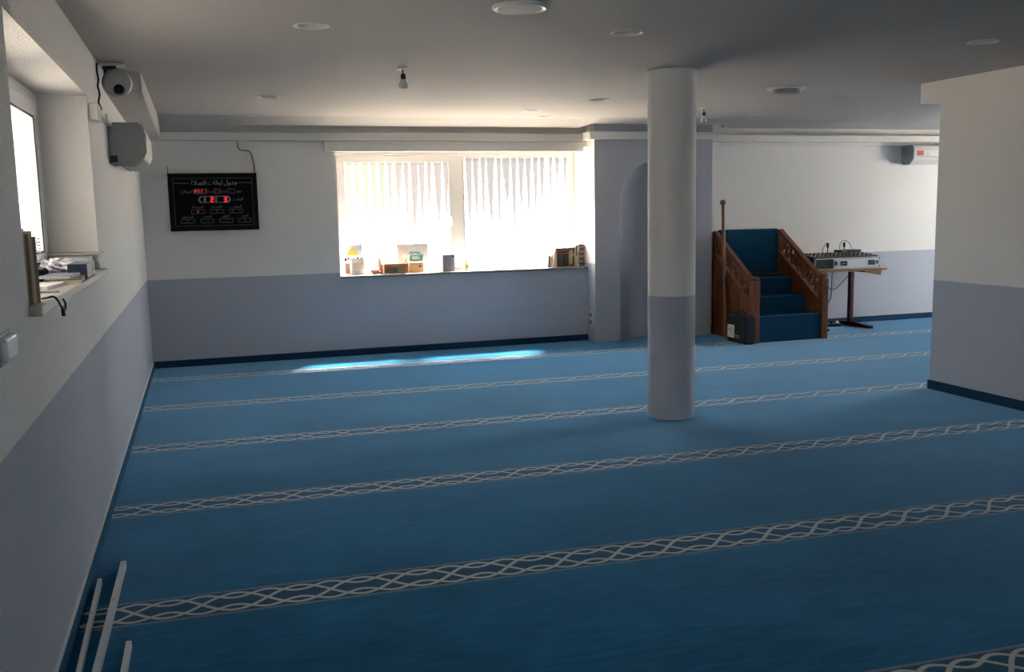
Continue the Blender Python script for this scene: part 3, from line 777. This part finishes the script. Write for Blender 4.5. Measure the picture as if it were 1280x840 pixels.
B().lathe((2.067, 4.45, H), [(0.108, -0.012), (0.06, -0.016), (0.01, -0.017)], 40).obj('grille', mat('grille_white', (0.5, 0.5, 0.49), 0.6, bmp=0.6, scale=300), sp, smooth=True)
sm = thing('surface_ceiling_lamp', 'round flat surface-mounted ceiling fitting near the beam', 'ceiling lamp', (5.299, 7.05, H))
B().lathe((5.299, 7.05, H), [(0.16, 0), (0.16, -0.012), (0.125, -0.014)], 36).obj('base', 'plastic', sm, smooth=True)
B().lathe((5.30, 7.05, H), [(0.122, -0.013), (0.120, -0.045), (0.10, -0.055), (0.03, -0.058)], 36).obj('cover', 'plastic_g', sm, smooth=True)
M['bulbglass'] = mat('bulb_glass', (0.62, 0.62, 0.60), 0.15, var=0.02)
for (x, y, lab, plate) in ((1.90, 6.43, 'bare bulb hanging from a ceiling rose in front of the back window', 1), (5.362, 8.55, 'bare bulb hanging from the ceiling beside the column', 0)):
    t = thing('hanging_bulb', lab, 'light bulb', (x, y, H))
    B().lathe((x, y, H), [(0.036, 0), (0.036, -0.008), (0.014, -0.02)], 20).obj('ceiling_rose', 'plastic', t, smooth=True)
    if plate: B().box(x - 0.036, x - 0.006, y - 0.02, y + 0.01, H - 0.024, H - 0.009).obj('terminal_block', 'plastic', t)
    B().tube([(x, y, H - 0.018), (x + 0.004, y, H - 0.05)], 0.005, 6).obj('cord', 'cable', t)
    B().lathe((x + 0.004, y, H - 0.05), [(0.013, 0), (0.017, -0.006), (0.017, -0.03), (0.014, -0.036)], 14).obj('socket', 'black', t)
    B().lathe((x + 0.002, y, H - 0.084), [(0.014, 0), (0.018, -0.014), (0.029, -0.034), (0.031, -0.048), (0.024, -0.062), (0.006, -0.069)], 18).obj('bulb', 'bulbglass', t, smooth=True)

# ================================================================== prayer-time board
bx0, bx1, bz0, bz1 = 0.262, 1.135, 1.405, 1.988
by = D - 0.045
pb = thing('prayer_time_board', 'black framed electronic prayer-time board with red digits hanging on the wall', 'clock', (0.7, by, 1.405))
B().box(bx0 + 0.03, bx1 - 0.03, by, D - 0.004, bz0 + 0.03, bz1 - 0.03).obj('panel', 'glassblack', pb)
b = B(); fwd = 0.038
for (xa, xb, za, zb) in ((bx0, bx1, bz1 - fwd, bz1), (bx0, bx1, bz0, bz0 + fwd), (bx0, bx0 + fwd, bz0 + fwd, bz1 - fwd), (bx1 - fwd, bx1, bz0 + fwd, bz1 - fwd)): b.box(xa, xb, by - 0.012, D - 0.003, za, zb)
b.obj('frame', 'boardframe', pb, bevel=0.005)
b = B(); q = fwd + 0.012; lw = 0.003
for (xa, xb, za, zb) in ((bx0 + q, bx1 - q, bz1 - q - lw, bz1 - q), (bx0 + q, bx1 - q, bz0 + q, bz0 + q + lw), (bx0 + q, bx0 + q + lw, bz0 + q, bz1 - q), (bx1 - q - lw, bx1 - q, bz0 + q, bz1 - q)): b.box(xa, xb, by - 0.0015, by + 0.001, za, zb)
b.obj('border_line', 'ink', pb)
def bxz(u, v):      # board fractions measured on the photo: u 0..1 left-right, v 0..1 top-bottom
    return bx0 + (bx1 - bx0) * u, bz1 - (bz1 - bz0) * v
def word(s, u, v, size, m='ink'):
    x, z = bxz(u, v); return text_obj(arabic(s), size, x, by - 0.0012, z, m, pb)
word('جدول', 0.70, 0.165, 0.062, 'silver'); word('اوقات', 0.525, 0.165, 0.062, 'silver'); word('الصلاة', 0.34, 0.165, 0.062, 'silver')
for (ua, ub) in ((0.06, 0.23), (0.79, 0.94)):
    x0_, z_ = bxz(ua, 0.17); x1_, _ = bxz(ub, 0.17)
    B().box(x0_, x1_, by - 0.0015, by + 0.001, z_ - 0.002, z_ + 0.002).obj('rule', 'ink', pb)
SEG = {'0': 'abcdef', '1': 'bc', '2': 'abged', '3': 'abgcd', '4': 'fgbc', '5': 'afgcd', '6': 'afgedc', '7': 'abc', '8': 'abcdefg', '9': 'abcdfg'}
def digit(bb, ch, x, z, w, h, t):
    """seven-segment digit, centre x,z"""
    xa, xb, za, zb = x - w / 2, x + w / 2, z - h / 2, z + h / 2
    R = {'a': (xa, xb, zb - t, zb), 'd': (xa, xb, za, za + t), 'g': (xa, xb, z - t / 2, z + t / 2), 'f': (xa, xa + t, z, zb), 'e': (xa, xa + t, za, z), 'b': (xb - t, xb, z, zb), 'c': (xb - t, xb, za, z)}
    for s in SEG[ch]:
        r = R[s]; bb.box(r[0], r[1], by - 0.004, by - 0.002, r[2], r[3])
def display(u0, u1, v0, v1, digits, lit='led', frame='ink', t=0.003):
    x0_, z1_ = bxz(u0, v0); x1_, z0_ = bxz(u1, v1)
    b = B()
    b.box(x0_, x1_, by - 0.0025, by + 0.001, z1_ - 0.004, z1_).box(x0_, x1_, by - 0.0025, by + 0.001, z0_, z0_ + 0.004)
    b.box(x0_, x0_ + 0.004, by - 0.0025, by + 0.001, z0_, z1_).box(x1_ - 0.004, x1_, by - 0.0025, by + 0.001, z0_, z1_)
    o = b.obj('display', frame, pb)
    hgt = (z1_ - z0_) * 0.58; wd = hgt * 0.55
    n_ = len(digits); b = B(); any_ = False
    for i, ch in enumerate(digits):
        if ch == ' ': continue
        any_ = True
        digit(b, ch, x0_ + (x1_ - x0_) * (i + 0.5) / n_, (z0_ + z1_) / 2, wd, hgt, t)
    if any_: b.obj('digits', lit, o)
    else: b.bm.free()
display(0.28, 0.425, 0.27, 0.355, '2021', 'led', 'silver'); display(0.505, 0.585, 0.27, 0.355, '06', 'leddim'); display(0.665, 0.745, 0.27, 0.355, '1 ', 'leddim')
word('الموافق', 0.20, 0.315, 0.040); word('سنة', 0.465, 0.315, 0.036); word('شهر', 0.625, 0.315, 0.036); word('يوم', 0.79, 0.315, 0.036)
word('الوقت', 0.775, 0.455, 0.042)
# main clock: capsule outline with two lit digits
b = B(); x0_, z1_ = bxz(0.325, 0.395); x1_, z0_ = bxz(0.69, 0.515)
zc = (z0_ + z1_) / 2; rr = (z1_ - z0_) / 2
b.box(x0_ + rr, x1_ - rr, by - 0.0025, by + 0.001, z1_ - 0.006, z1_).box(x0_ + rr, x1_ - rr, by - 0.0025, by + 0.001, z0_, z0_ + 0.006)
for (xc_, a0, a1) in ((x0_ + rr, PI / 2, 3 * PI / 2), (x1_ - rr, -PI / 2, PI / 2)):
    o_ = []; i_ = []
    for k in range(15):
        a = a0 + (a1 - a0) * k / 14
        o_.append(b.bm.verts.new((xc_ + rr * math.cos(a), by - 0.0025, zc + rr * math.sin(a)))); i_.append(b.bm.verts.new((xc_ + (rr - 0.016) * math.cos(a), by - 0.0025, zc + (rr - 0.016) * math.sin(a))))
    b.bridge(o_, i_, False)
b.box(x0_ + 0.055, x0_ + 0.075, by - 0.0025, by + 0.001, z0_, z1_); b.box((x0_ + x1_) / 2 + 0.005, (x0_ + x1_) / 2 + 0.025, by - 0.0025, by + 0.001, z0_, z1_)
ck = b.obj('clock_display', 'silver', pb)
b = B(); digit(b, '2', x0_ + 0.135, zc, 0.030, 0.052, 0.010); digit(b, '3', x1_ - 0.052, zc, 0.030, 0.052, 0.010)
b.obj('digits', 'led', ck)
for (s, u, v, d_, li) in (('الجمعة', 0.315, 0.585, '2', 'led'), ('العشاء', 0.53, 0.585, '2', 'leddim'), ('المغرب', 0.745, 0.585, '21', 'leddim')):
    word(s, u, v, 0.040); display(u - 0.075, u + 0.075, v + 0.045, v + 0.115, d_, li)
for (s, u, v, d_, li) in (('الشروق', 0.195, 0.75, '0', 'leddim'), ('العصر', 0.415, 0.75, '1', 'leddim'), ('الظهر', 0.625, 0.75, '1', 'leddim'), ('الفجر', 0.84, 0.75, '0', 'leddim')):
    word(s, u, v, 0.038); display(u - 0.075, u + 0.075, v + 0.045, v + 0.115, d_, li)
tag(B().tube(spline([(0.965, D - 0.006, 2.31), (0.968, D - 0.01, 2.25), (1.0, D - 0.01, 2.222), (1.07, D - 0.01, 2.215), (1.10, D - 0.01, 2.17), (1.116, D - 0.012, 2.07), (1.118, D - 0.02, 1.98)], 8), 0.005, 6).obj('cable', 'cable', smooth=True),
    'black cord curving from the ledge to the prayer-time board', 'cable')
tag(B().tube([(0.266, D - 0.008, 2.06), (0.268, D - 0.012, 1.98)], 0.0035, 6).obj('hanging_wire', 'cable'), 'short thin wire above the corner of the prayer-time board', 'wire')

# ================================================================== things on the back window sill
def book(x0, w, h, c, lab, lean=0.0, y=10.43, d=0.15, band=None, tex=None, z=SILL):
    t = thing('book', lab, 'book', (x0 + w / 2, y, z))
    mt = mat('book_cloth', c, 0.7, var=0.12, scale=50)
    R = ('Y', lean)
    pv = (x0 if lean < 0 else x0 + w, y, z)
    if lean == 0: pv = (x0, y, z)
    T = 0.004
    b = B(); 
    b.box(x0, x0 + w, y, y + T, z, z + h, tilt=R, c=pv); b.box(x0, x0 + T * 0.7, y + T, y + d, z, z + h, tilt=R, c=pv); b.box(x0 + w - T * 0.7, x0 + w, y + T, y + d, z, z + h, tilt=R, c=pv)
    b.obj('cover', mt, t)
    B().box(x0 + T * 0.7, x0 + w - T * 0.7, y + T, y + d - 0.005, z + 0.003, z + h - 0.004, tilt=R, c=pv).obj('pages', 'cream', t)
    if band:
        b = B()
        for (f0, f1) in band[1]: b.box(x0 + 0.002, x0 + w - 0.002, y - 0.0012, y + 0.001, z + h * f0, z + h * f1, tilt=R, c=pv)
        b.obj('spine_print', mat('spine_print', band[0], 0.6), t)
    return t
gx = 4.36
gold = (0.40, 0.30, 0.16); pinkish = (0.45, 0.30, 0.28)
book(4.385, 0.018, 0.135, (0.20, 0.19, 0.17), 'thin grey booklet leaning at the open end of the book row', 0.10)
book(4.425, 0.014, 0.165, (0.62, 0.55, 0.48), 'slim cream booklet leaning next to the thin grey booklet', 0.05)
book(4.4655, 0.012, 0.170, (0.66, 0.50, 0.44), 'slim pinkish booklet upright against the white book', 0.0)
book(4.478, 0.020, 0.215, (0.70, 0.66, 0.62), 'white paperback standing beside the dark grey volumes', 0, band=(pinkish, [(0.7, 0.9)]))
for k, (c, lab) in enumerate((((0.06, 0.06, 0.055), 'dark grey hardback with a red band, next to the white paperback'), ((0.075, 0.07, 0.065), 'dark grey hardback with a red band, second of the matching volumes'), ((0.035, 0.036, 0.034), 'charcoal hardback with a red band, third of the matching volumes'), ((0.045, 0.045, 0.042), 'charcoal hardback with a red band, last of the matching volumes'))):
    book(4.500 + k * 0.0365, 0.035, 0.218, c, lab, 0, band=((0.22, 0.07, 0.06), [(0.68, 0.74), (0.86, 0.93)]))
book(4.647, 0.022, 0.218, (0.17, 0.075, 0.04), 'rust brown book beside the charcoal volumes', 0, band=(gold, [(0.1, 0.8)]))
book(4.670, 0.024, 0.218, (0.12, 0.075, 0.035), 'dark brown book with cream lettering on its spine', 0, band=((0.45, 0.36, 0.24), [(0.15, 0.9)]))
book(4.695, 0.026, 0.220, (0.075, 0.062, 0.03), 'olive-black book between the brown and pale green ones', 0, band=((0.3, 0.25, 0.12), [(0.55, 0.7)]))
book(4.722, 0.017, 0.225, (0.36, 0.40, 0.29), 'pale sage green thin book in the row', 0)
book(4.740, 0.018, 0.245, (0.10, 0.13, 0.075), 'dark green tall thin book in the row', 0, band=((0.42, 0.46, 0.34), [(0.0, 0.5)]))
book(4.759, 0.020, 0.252, (0.62, 0.58, 0.53), 'cream tall book beside the maroon hardback', 0, band=((0.3, 0.27, 0.2), [(0.1, 0.7)]))
book(4.780, 0.060, 0.256, (0.085, 0.022, 0.028), 'thick maroon hardback with a decorated spine at the window reveal', 0, band=((0.30, 0.17, 0.15), [(0.04, 0.10), (0.16, 0.30), (0.38, 0.52), (0.60, 0.74), (0.82, 0.94)]))

def flat_card(name, lab, cat, x0, x1, y, z0, h, lean, m, th=0.004):
    t = thing(name, lab, cat, ((x0 + x1) / 2, y, z0))
    R = ('X', lean)
    B().box(x0, x1, y, y + th, z0, z0 + h, tilt=R, c=((x0 + x1) / 2, y, z0)).obj('board', m, t)
    def add(nm, fx0, fx1, fz0, fz1, mm, proud=0.0015):
        B().box(x0 + (x1 - x0) * fx0, x0 + (x1 - x0) * fx1, y - proud, y + 0.0005, z0 + h * fz0, z0 + h * fz1, tilt=R, c=((x0 + x1) / 2, y, z0)).obj(nm, mm, t)
    def add_poly(nm, poly, mm, proud=0.003):
        c = Vector(((x0 + x1) / 2, y, z0)); b = B()
        b.prism([(x0 + (x1 - x0) * a, z0 + h * q) for a, q in poly], 'y', y - proud, y + 0.0005)
        Rm = Matrix.Rotation(lean, 4, 'X')
        for v in b.bm.verts: v.co = c + Rm @ (v.co - c)
        b.obj(nm, mm, t)
    return t, add, add_poly
t, add, poly = flat_card('poster_card', 'upright printed card with a golden dome picture at the end of the sill', 'poster', 2.03, 2.245, 10.52, SILL, 0.335, -0.16, 'paper')
add('picture_sky', 0.04, 0.96, 0.58, 0.97, mat('print_sky', (0.50, 0.58, 0.68), 0.5))
poly('picture_dome', [(0.2, 0.64), (0.72, 0.64), (0.74, 0.72), (0.66, 0.81), (0.56, 0.86), (0.46, 0.92), (0.42, 0.86), (0.28, 0.80), (0.19, 0.72)], mat('print_gold', (0.75, 0.46, 0.09), 0.5))
for k in range(6): add('lettering', 0.05 + 0.155 * k, 0.05 + 0.155 * k + (0.11, 0.07, 0.12, 0.06, 0.1, 0.09)[k], 0.46 + 0.03 * (k % 2), 0.53 + 0.02 * ((k + 1) % 3), 'black', 0.002)
add('picture_photo', 0.06, 0.30, 0.04, 0.38, mat('print_brown', (0.26, 0.15, 0.11), 0.5))
add('edge_print', 0.90, 0.97, 0.02, 0.55, 'black')
t, add, poly = flat_card('leaflet', 'white leaflet with pale pink print leaning on the dome picture card', 'leaflet', 2.10, 2.245, 10.455, SILL, 0.175, -0.06, 'paper')
add('print', 0.15, 0.8, 0.35, 0.75, mat('print_pink', (0.72, 0.52, 0.48), 0.6))
for k in range(3): add('print_line', 0.2, 0.85 - 0.1 * k, 0.1 + 0.07 * k, 0.125 + 0.07 * k, 'silver', 0.002)
# bowl, bottle
t = thing('wooden_bowl', 'small reddish-brown wooden bowl on the back sill', 'bowl', (2.36, 10.47, SILL))
B().lathe((2.36, 10.47, SILL), [(0.024, 0), (0.045, 0.018), (0.050, 0.045), (0.044, 0.045), (0.036, 0.016), (0.01, 0.008)], 24).obj('bowl', mat('bowl_wood', (0.30, 0.11, 0.06), 0.5), t, smooth=True)
B().lathe((2.41, 10.455, SILL), [(0.012, 0), (0.018, 0.01), (0.016, 0.025), (0.008, 0.033)], 14).obj('stopper', mat('stopper_wood', (0.16, 0.05, 0.03), 0.5), t, smooth=True)
t = thing('spray_bottle', 'slim pale pink bottle beside the cardboard box on the back sill', 'bottle', (2.425, 10.55, SILL))
B().lathe((2.425, 10.55, SILL), [(0.024, 0), (0.026, 0.01), (0.026, 0.14), (0.012, 0.165)], 18).obj('body', mat('bottle_pink', (0.74, 0.48, 0.42), 0.35), t, smooth=True)
B().lathe((2.425, 10.55, SILL + 0.165), [(0.013, 0), (0.013, 0.03), (0.010, 0.06), (0.004, 0.064)], 14).obj('cap', 'plastic', t, smooth=True)
# cardboard box
t = thing('cardboard_box', 'small open brown cardboard box with a silver label on the back sill', 'box', (2.58, 10.46, SILL))
xa, xb, ya, yb, h = 2.45, 2.72, 10.40, 10.56, 0.105
b = B(); b.box(xa, xb, ya, yb, SILL, SILL + 0.005).box(xa, xb, ya, ya + 0.005, SILL + 0.005, SILL + h).box(xa, xb, yb - 0.005, yb, SILL + 0.005, SILL + h).box(xa, xa + 0.005, ya + 0.005, yb - 0.005, SILL + 0.005, SILL + h).box(xb - 0.005, xb, ya + 0.005, yb - 0.005, SILL + 0.005, SILL + h)
b.obj('carton', 'card', t)
B().box(xb - 0.005, xb, ya + 0.005, yb - 0.005, SILL + h, SILL + h + 0.085, tilt=('Y', -0.35), c=(xb, ya, SILL + h)).obj('flap', 'card', t)
B().box(2.55, 2.61, ya - 0.0015, ya + 0.001, SILL + 0.01, SILL + 0.075).obj('label', 'silver', t)
b = B()
for k in range(4): b.box(2.558, 2.60 - 0.006 * (k % 2), ya - 0.0025, ya - 0.001, SILL + 0.018 + k * 0.013, SILL + 0.024 + k * 0.013)
b.obj('print', 'black', t)
# grey drawing sheet
t, add, poly = flat_card('drawing_sheet', 'pale grey sheet with a pencil drawing standing behind the cartons', 'sheet', 2.66, 3.02, 10.67, SILL, 0.315, -0.10, mat('sheet_grey', (0.50, 0.49, 0.49), 0.8))
for k in range(7):
    a0 = k / 7
    poly('drawing', [(0.34 + 0.055 * k, 0.64 + 0.03 * math.sin(k * 2)), (0.40 + 0.055 * k, 0.64 + 0.03 * math.sin(k * 2 + 1)), (0.39 + 0.055 * k, 0.69 + 0.05 * abs(math.sin(k * 1.3))), (0.36 + 0.055 * k, 0.68 + 0.06 * abs(math.sin(k)))], 'ink')
add('drawing', 0.30, 0.78, 0.615, 0.63, 'black', 0.002)
# peach carton with teal lid
t = thing('donation_carton', 'peach carton with a teal printed lid flap on the back sill', 'carton', (2.83, 10.50, SILL))
B().box(2.745, 2.905, 10.45, 10.55, SILL, SILL + 0.115).obj('carton', mat('peach_card', (0.72, 0.47, 0.28), 0.8), t, bevel=0.004)
B().prism([(2.765, SILL + 0.125), (2.915, SILL + 0.125), (2.93, SILL + 0.195), (2.775, SILL + 0.195)], 'y', 10.545, 10.553).obj('lid', mat('teal_print', (0.035, 0.24, 0.28), 0.6), t)
B().box(2.775, 2.90, 10.545, 10.551, SILL + 0.10, SILL + 0.125).obj('hinge', 'paper', t)
b = B(); b.box(2.80, 2.89, 10.543, 10.546, SILL + 0.150, SILL + 0.157).box(2.80, 2.87, 10.543, 10.546, SILL + 0.168, SILL + 0.175); b.obj('lettering', 'paper', t)
B().lathe((2.865, 10.449, SILL + 0.07), [(0.013, 0.001), (0.013, -0.002), (0.004, -0.0025)], 14, axis=(0, 1, 0)).obj('emblem', mat('emblem_brown', (0.16, 0.05, 0.03), 0.6), t)
# pen, lavender box
t = thing('dark_pen', 'dark pen lying on the back sill beside the lavender box', 'pen', (3.02, 10.48, SILL))
B().tube([(2.955, 10.485, SILL + 0.006), (3.08, 10.475, SILL + 0.006)], 0.006, 8).obj('barrel', 'black', t)
B().tube([(3.08, 10.475, SILL + 0.006), (3.10, 10.473, SILL + 0.006)], [0.006, 0.002], 8).obj('tip', 'chrome', t)
t = thing('lavender_box', 'pale lavender-grey upright box with a black dot on the back sill', 'box', (3.19, 10.45, SILL))
B().box(3.122, 3.262, 10.42, 10.49, SILL, SILL + 0.19).obj('body', mat('lavender_card', (0.36, 0.35, 0.42), 0.6), t, bevel=0.006)
B().lathe((3.243, 10.419, SILL + 0.168), [(0.011, 0.001), (0.011, -0.002), (0.004, -0.0025)], 14, axis=(0, 1, 0)).obj('dot', 'black', t)
b = B()
for k in range(4): b.box(3.14, 3.235 - 0.012 * (k % 2), 10.4188, 10.4205, SILL + 0.07 + k * 0.018, SILL + 0.075 + k * 0.018)
b.obj('print', mat('print_lav', (0.30, 0.29, 0.35), 0.6), t)
# small yellow bottle
t = thing('yellow_bottle', 'small pale yellow bottle with a green print on the back sill', 'bottle', (3.41, 10.47, SILL))
B().lathe((3.41, 10.47, SILL), [(0.026, 0), (0.030, 0.01), (0.030, 0.085), (0.012, 0.105)], 18).obj('body', mat('bottle_yellow', (0.76, 0.74, 0.34), 0.4), t, smooth=True)
B().lathe((3.41, 10.47, SILL + 0.105), [(0.013, 0), (0.013, 0.025)], 14).obj('cap', 'plastic', t)
B().box(3.395, 3.425, 10.4385, 10.442, SILL + 0.03, SILL + 0.06).obj('label', mat('label_green', (0.28, 0.36, 0.16), 0.6), t)
t = thing('pink_pen', 'pink felt pen lying on the back sill before the book row', 'pen', (3.95, 10.46, SILL))
B().tube([(3.86, 10.465, SILL + 0.007), (4.08, 10.455, SILL + 0.007)], 0.007, 8).obj('barrel', mat('pen_pink', (0.70, 0.38, 0.38), 0.5), t)
B().tube([(3.82, 10.467, SILL + 0.007), (3.87, 10.4645, SILL + 0.007)], 0.009, 8).obj('cap', mat('pen_cap', (0.18, 0.05, 0.05), 0.5), t)

# ================================================================== things on the left window sill
ZS = LSILL
for k, (y0, h, c, lab, ln) in enumerate(((3.47, 0.255, (0.42, 0.35, 0.25), 'upright cream booklet at the near end of the left sill', 0.0), (3.505, 0.235, (0.38, 0.31, 0.22), 'upright tan booklet, second of the row on the left sill', 0.0), (3.54, 0.245, (0.45, 0.38, 0.28), 'upright beige booklet, third of the row on the left sill', 0.0), (3.575, 0.225, (0.50, 0.44, 0.36), 'upright booklet with a ring binding on the left sill', 0.0))):
    t = thing('booklet', lab, 'booklet', (-0.05, y0, ZS))
    mt = mat('booklet_cover', tuple(min(1, q * (1.35 if k % 2 == 0 else 0.45)) for q in c), 0.8, var=0.2)
    b = B(); b.box(-0.155, -0.002 + 0.006 * k, y0, y0 + 0.003, ZS, ZS + h).box(-0.155, -0.002 + 0.006 * k, y0 + 0.024, y0 + 0.027, ZS, ZS + h); b.obj('cover', mt, t)
    B().box(-0.15, -0.006 + 0.006 * k, y0 + 0.003, y0 + 0.024, ZS, ZS + h - 0.004).obj('pages', mat('booklet_pages', c, 0.9, var=0.15, scale=80), t)
    if k == 3:
        b = B()
        for j in range(8): b.lathe((0.018, y0 + 0.0135, ZS + 0.14 + j * 0.011), [(0.014, -0.002), (0.014, 0.002), (0.011, 0.002), (0.011, -0.002)], 10)
        b.obj('ring_binding', 'alu', t)
# low white box with a thin board on top at the far end
t = thing('white_box', 'low white box with rounded ends at the far end of the left sill', 'box', (-0.14, 5.70, ZS))
B().box(-0.235, -0.03, 5.61, 5.78, ZS, ZS + 0.085).obj('carton', 'paper', t, bevel=0.02, seg=3)
tag(B().box(-0.242, 0.03, 5.58, 5.79, ZS + 0.0855, ZS + 0.0945).obj('thin_board', 'sillg', bevel=0.002), 'thin grey board lying on the low white box', 'board')
# crumpled white plastic bag
b = B(); random.seed(3)
bmesh.ops.create_icosphere(b.bm, subdivisions=4, radius=1.0)
for v in b.bm.verts:
    n_ = v.co.copy()
    r = 1 + 0.22 * math.sin(7 * n_.x + 3 * n_.y) * math.sin(6 * n_.y + 2) + 0.13 * math.sin(15 * n_.z + 9 * n_.x) + 0.06 * math.sin(31 * n_.y + 17 * n_.x)
    v.co = Vector((-0.152 + 0.078 * n_.x * r, 5.30 + 0.22 * n_.y * r, max(ZS + 0.0005, ZS + 0.03 + 0.048 * n_.z * r)))
tag(b.obj('plastic_bag', mat('bag_white', (0.70, 0.69, 0.74), 0.45), smooth=False), 'crumpled white plastic bag in the pile on the left sill', 'bag')
t = thing('dark_pouch', 'dark purple pouch behind the booklets on the left sill', 'pouch', (-0.18, 4.78, ZS))
B().box(-0.235, -0.13, 4.70, 4.88, ZS, ZS + 0.06).obj('pouch', mat('pouch_cloth', (0.025, 0.015, 0.03), 0.8), t, bevel=0.02, seg=3)
t = thing('navy_box', 'navy blue flat box with a grey end at the edge of the left sill', 'box', (0.0, 5.05, ZS))
B().box(-0.05, 0.035, 4.86, 5.20, ZS, ZS + 0.068).obj('carton', mat('navy_card', (0.012, 0.026, 0.055), 0.5), t, bevel=0.003)
B().box(-0.048, 0.034, 4.9, 5.19, ZS + 0.0675, ZS + 0.0695).obj('lid_print', mat('navy_blue_print', (0.09, 0.16, 0.26), 0.5), t)
b = B(); b.box(0.0345, 0.0365, 5.10, 5.15, ZS + 0.004, ZS + 0.066); b.obj('end_label', 'silver', t)
t = thing('white_booklet', 'white booklet lying under the pile on the left sill', 'booklet', (-0.10, 4.28, ZS))
B().box(-0.20, -0.03, 4.20, 4.50, ZS, ZS + 0.012, rot=-0.1).obj('pages', 'paper', t)
B().box(-0.20, -0.03, 4.20, 4.50, ZS + 0.012, ZS + 0.0135, rot=-0.1).obj('cover', 'paper', t)
t = thing('picture_book', 'brown picture book lying open-edged in front of the navy box', 'book', (-0.04, 4.60, ZS))
B().box(-0.10, 0.035, 4.50, 4.83, ZS, ZS + 0.018, rot=0.06).obj('pages', 'cream', t)
B().box(-0.103, 0.038, 4.497, 4.833, ZS + 0.018, ZS + 0.021, rot=0.06).obj('cover', mat('picture_cover', (0.07, 0.055, 0.04), 0.4, var=0.6, scale=18), t)
B().box(-0.11, -0.09, 4.495, 4.835, ZS, ZS + 0.024, rot=0.06).obj('spine', mat('spine_grey', (0.26, 0.26, 0.24), 0.6), t)
t = thing('magazine', 'blue-grey magazine lying on the picture book', 'magazine', (-0.07, 4.72, ZS + 0.021))
B().box(-0.14, 0.0, 4.58, 4.84, ZS + 0.0215, ZS + 0.030, rot=-0.05).obj('pages', 'paper', t)
B().box(-0.14, 0.0, 4.58, 4.84, ZS + 0.030, ZS + 0.0315, rot=-0.05).obj('cover', mat('magazine_cover', (0.20, 0.22, 0.30), 0.4, var=0.3, scale=14), t)
t = thing('grey_ruler', 'flat grey plastic ruler lying on the left sill', 'ruler', (0.0, 4.05, ZS))
B().box(-0.065, 0.02, 4.02, 4.05, ZS, ZS + 0.009).obj('bar', 'plastic_g', t, bevel=0.002)
b = B()
for k in range(8): b.box(-0.06 + k * 0.01, -0.058 + k * 0.01, 4.022, 4.034, ZS + 0.009, ZS + 0.0095)
b.obj('graduation', 'black', t)
t = thing('folded_paper', 'folded cream papers lying beside the upright booklets', 'paper', (-0.03, 3.72, ZS))
for k in range(3): B().box(-0.09, -0.02, 3.63, 3.80 - 0.02 * k, ZS + 0.004 * k, ZS + 0.004 * k + 0.003, rot=0.12 * k - 0.1).obj('sheet', 'cream', t)
t = thing('cable', 'black cable with a curled plug hanging over the edge of the left sill', 'cable', (0.05, 3.75, ZS))
B().tube(spline([(0.012, 3.66, ZS + 0.007), (0.022, 3.69, ZS + 0.007), (0.04, 3.72, ZS + 0.008), (0.052, 3.74, ZS - 0.01), (0.056, 3.80, ZS - 0.045), (0.054, 3.88, ZS - 0.055), (0.054, 3.90, ZS - 0.03), (0.056, 3.83, ZS - 0.012)], 8), 0.0042, 6).obj('cord', 'cable', t, smooth=True)
B().tube([(0.056, 3.79, ZS - 0.035), (0.056, 3.815, ZS - 0.068)], [0.005, 0.0075], 8).obj('plug', 'black', t)

# ================================================================== metal profiles on the floor by the left wall
M['profile'] = mat('white_metal_profile', (0.86, 0.86, 0.87), 0.3, 0.0, var=0.06, scale=20)
def strip(x0, y0, x1, y1, w, h, lab):
    t = thing('metal_profile', lab, 'metal strip', ((x0 + x1) / 2, (y0 + y1) / 2, 0))
    d = Vector((x1 - x0, y1 - y0, 0)); L = d.length; a = math.atan2(d.y, d.x)
    b = B()      # U-channel: web up, two flanges
    for (ya, yb, za, zb) in ((-w / 2, w / 2, h - 0.003, h), (-w / 2, -w / 2 + 0.003, 0, h - 0.003), (w / 2 - 0.003, w / 2, 0, h - 0.003)): b.box(0, L, ya, yb, za, zb)
    Rm = Matrix.Translation((x0, y0, 0)) @ Matrix.Rotation(a, 4, 'Z')
    for v in b.bm.verts: v.co = Rm @ v.co
    b.obj('channel', 'profile', t)
    b = B()
    for k in range(3): b.lathe((L * (0.2 + 0.3 * k), 0, h), [(0.005, -0.0002), (0.005, 0.0012), (0.002, 0.0016)], 8)
    for v in b.bm.verts: v.co = Rm @ v.co
    b.obj('rivets', 'chrome', t)
strip(0.107, 2.2, 0.133, 4.45, 0.021, 0.034, 'longest white metal profile lying on the carpet along the left wall')
strip(0.078, 2.4, 0.050, 4.28, 0.016, 0.028, 'white metal profile lying tight against the left wall skirting')
strip(0.205, 2.0, 0.213, 3.58, 0.019, 0.030, 'short white metal profile lying farthest from the left wall')
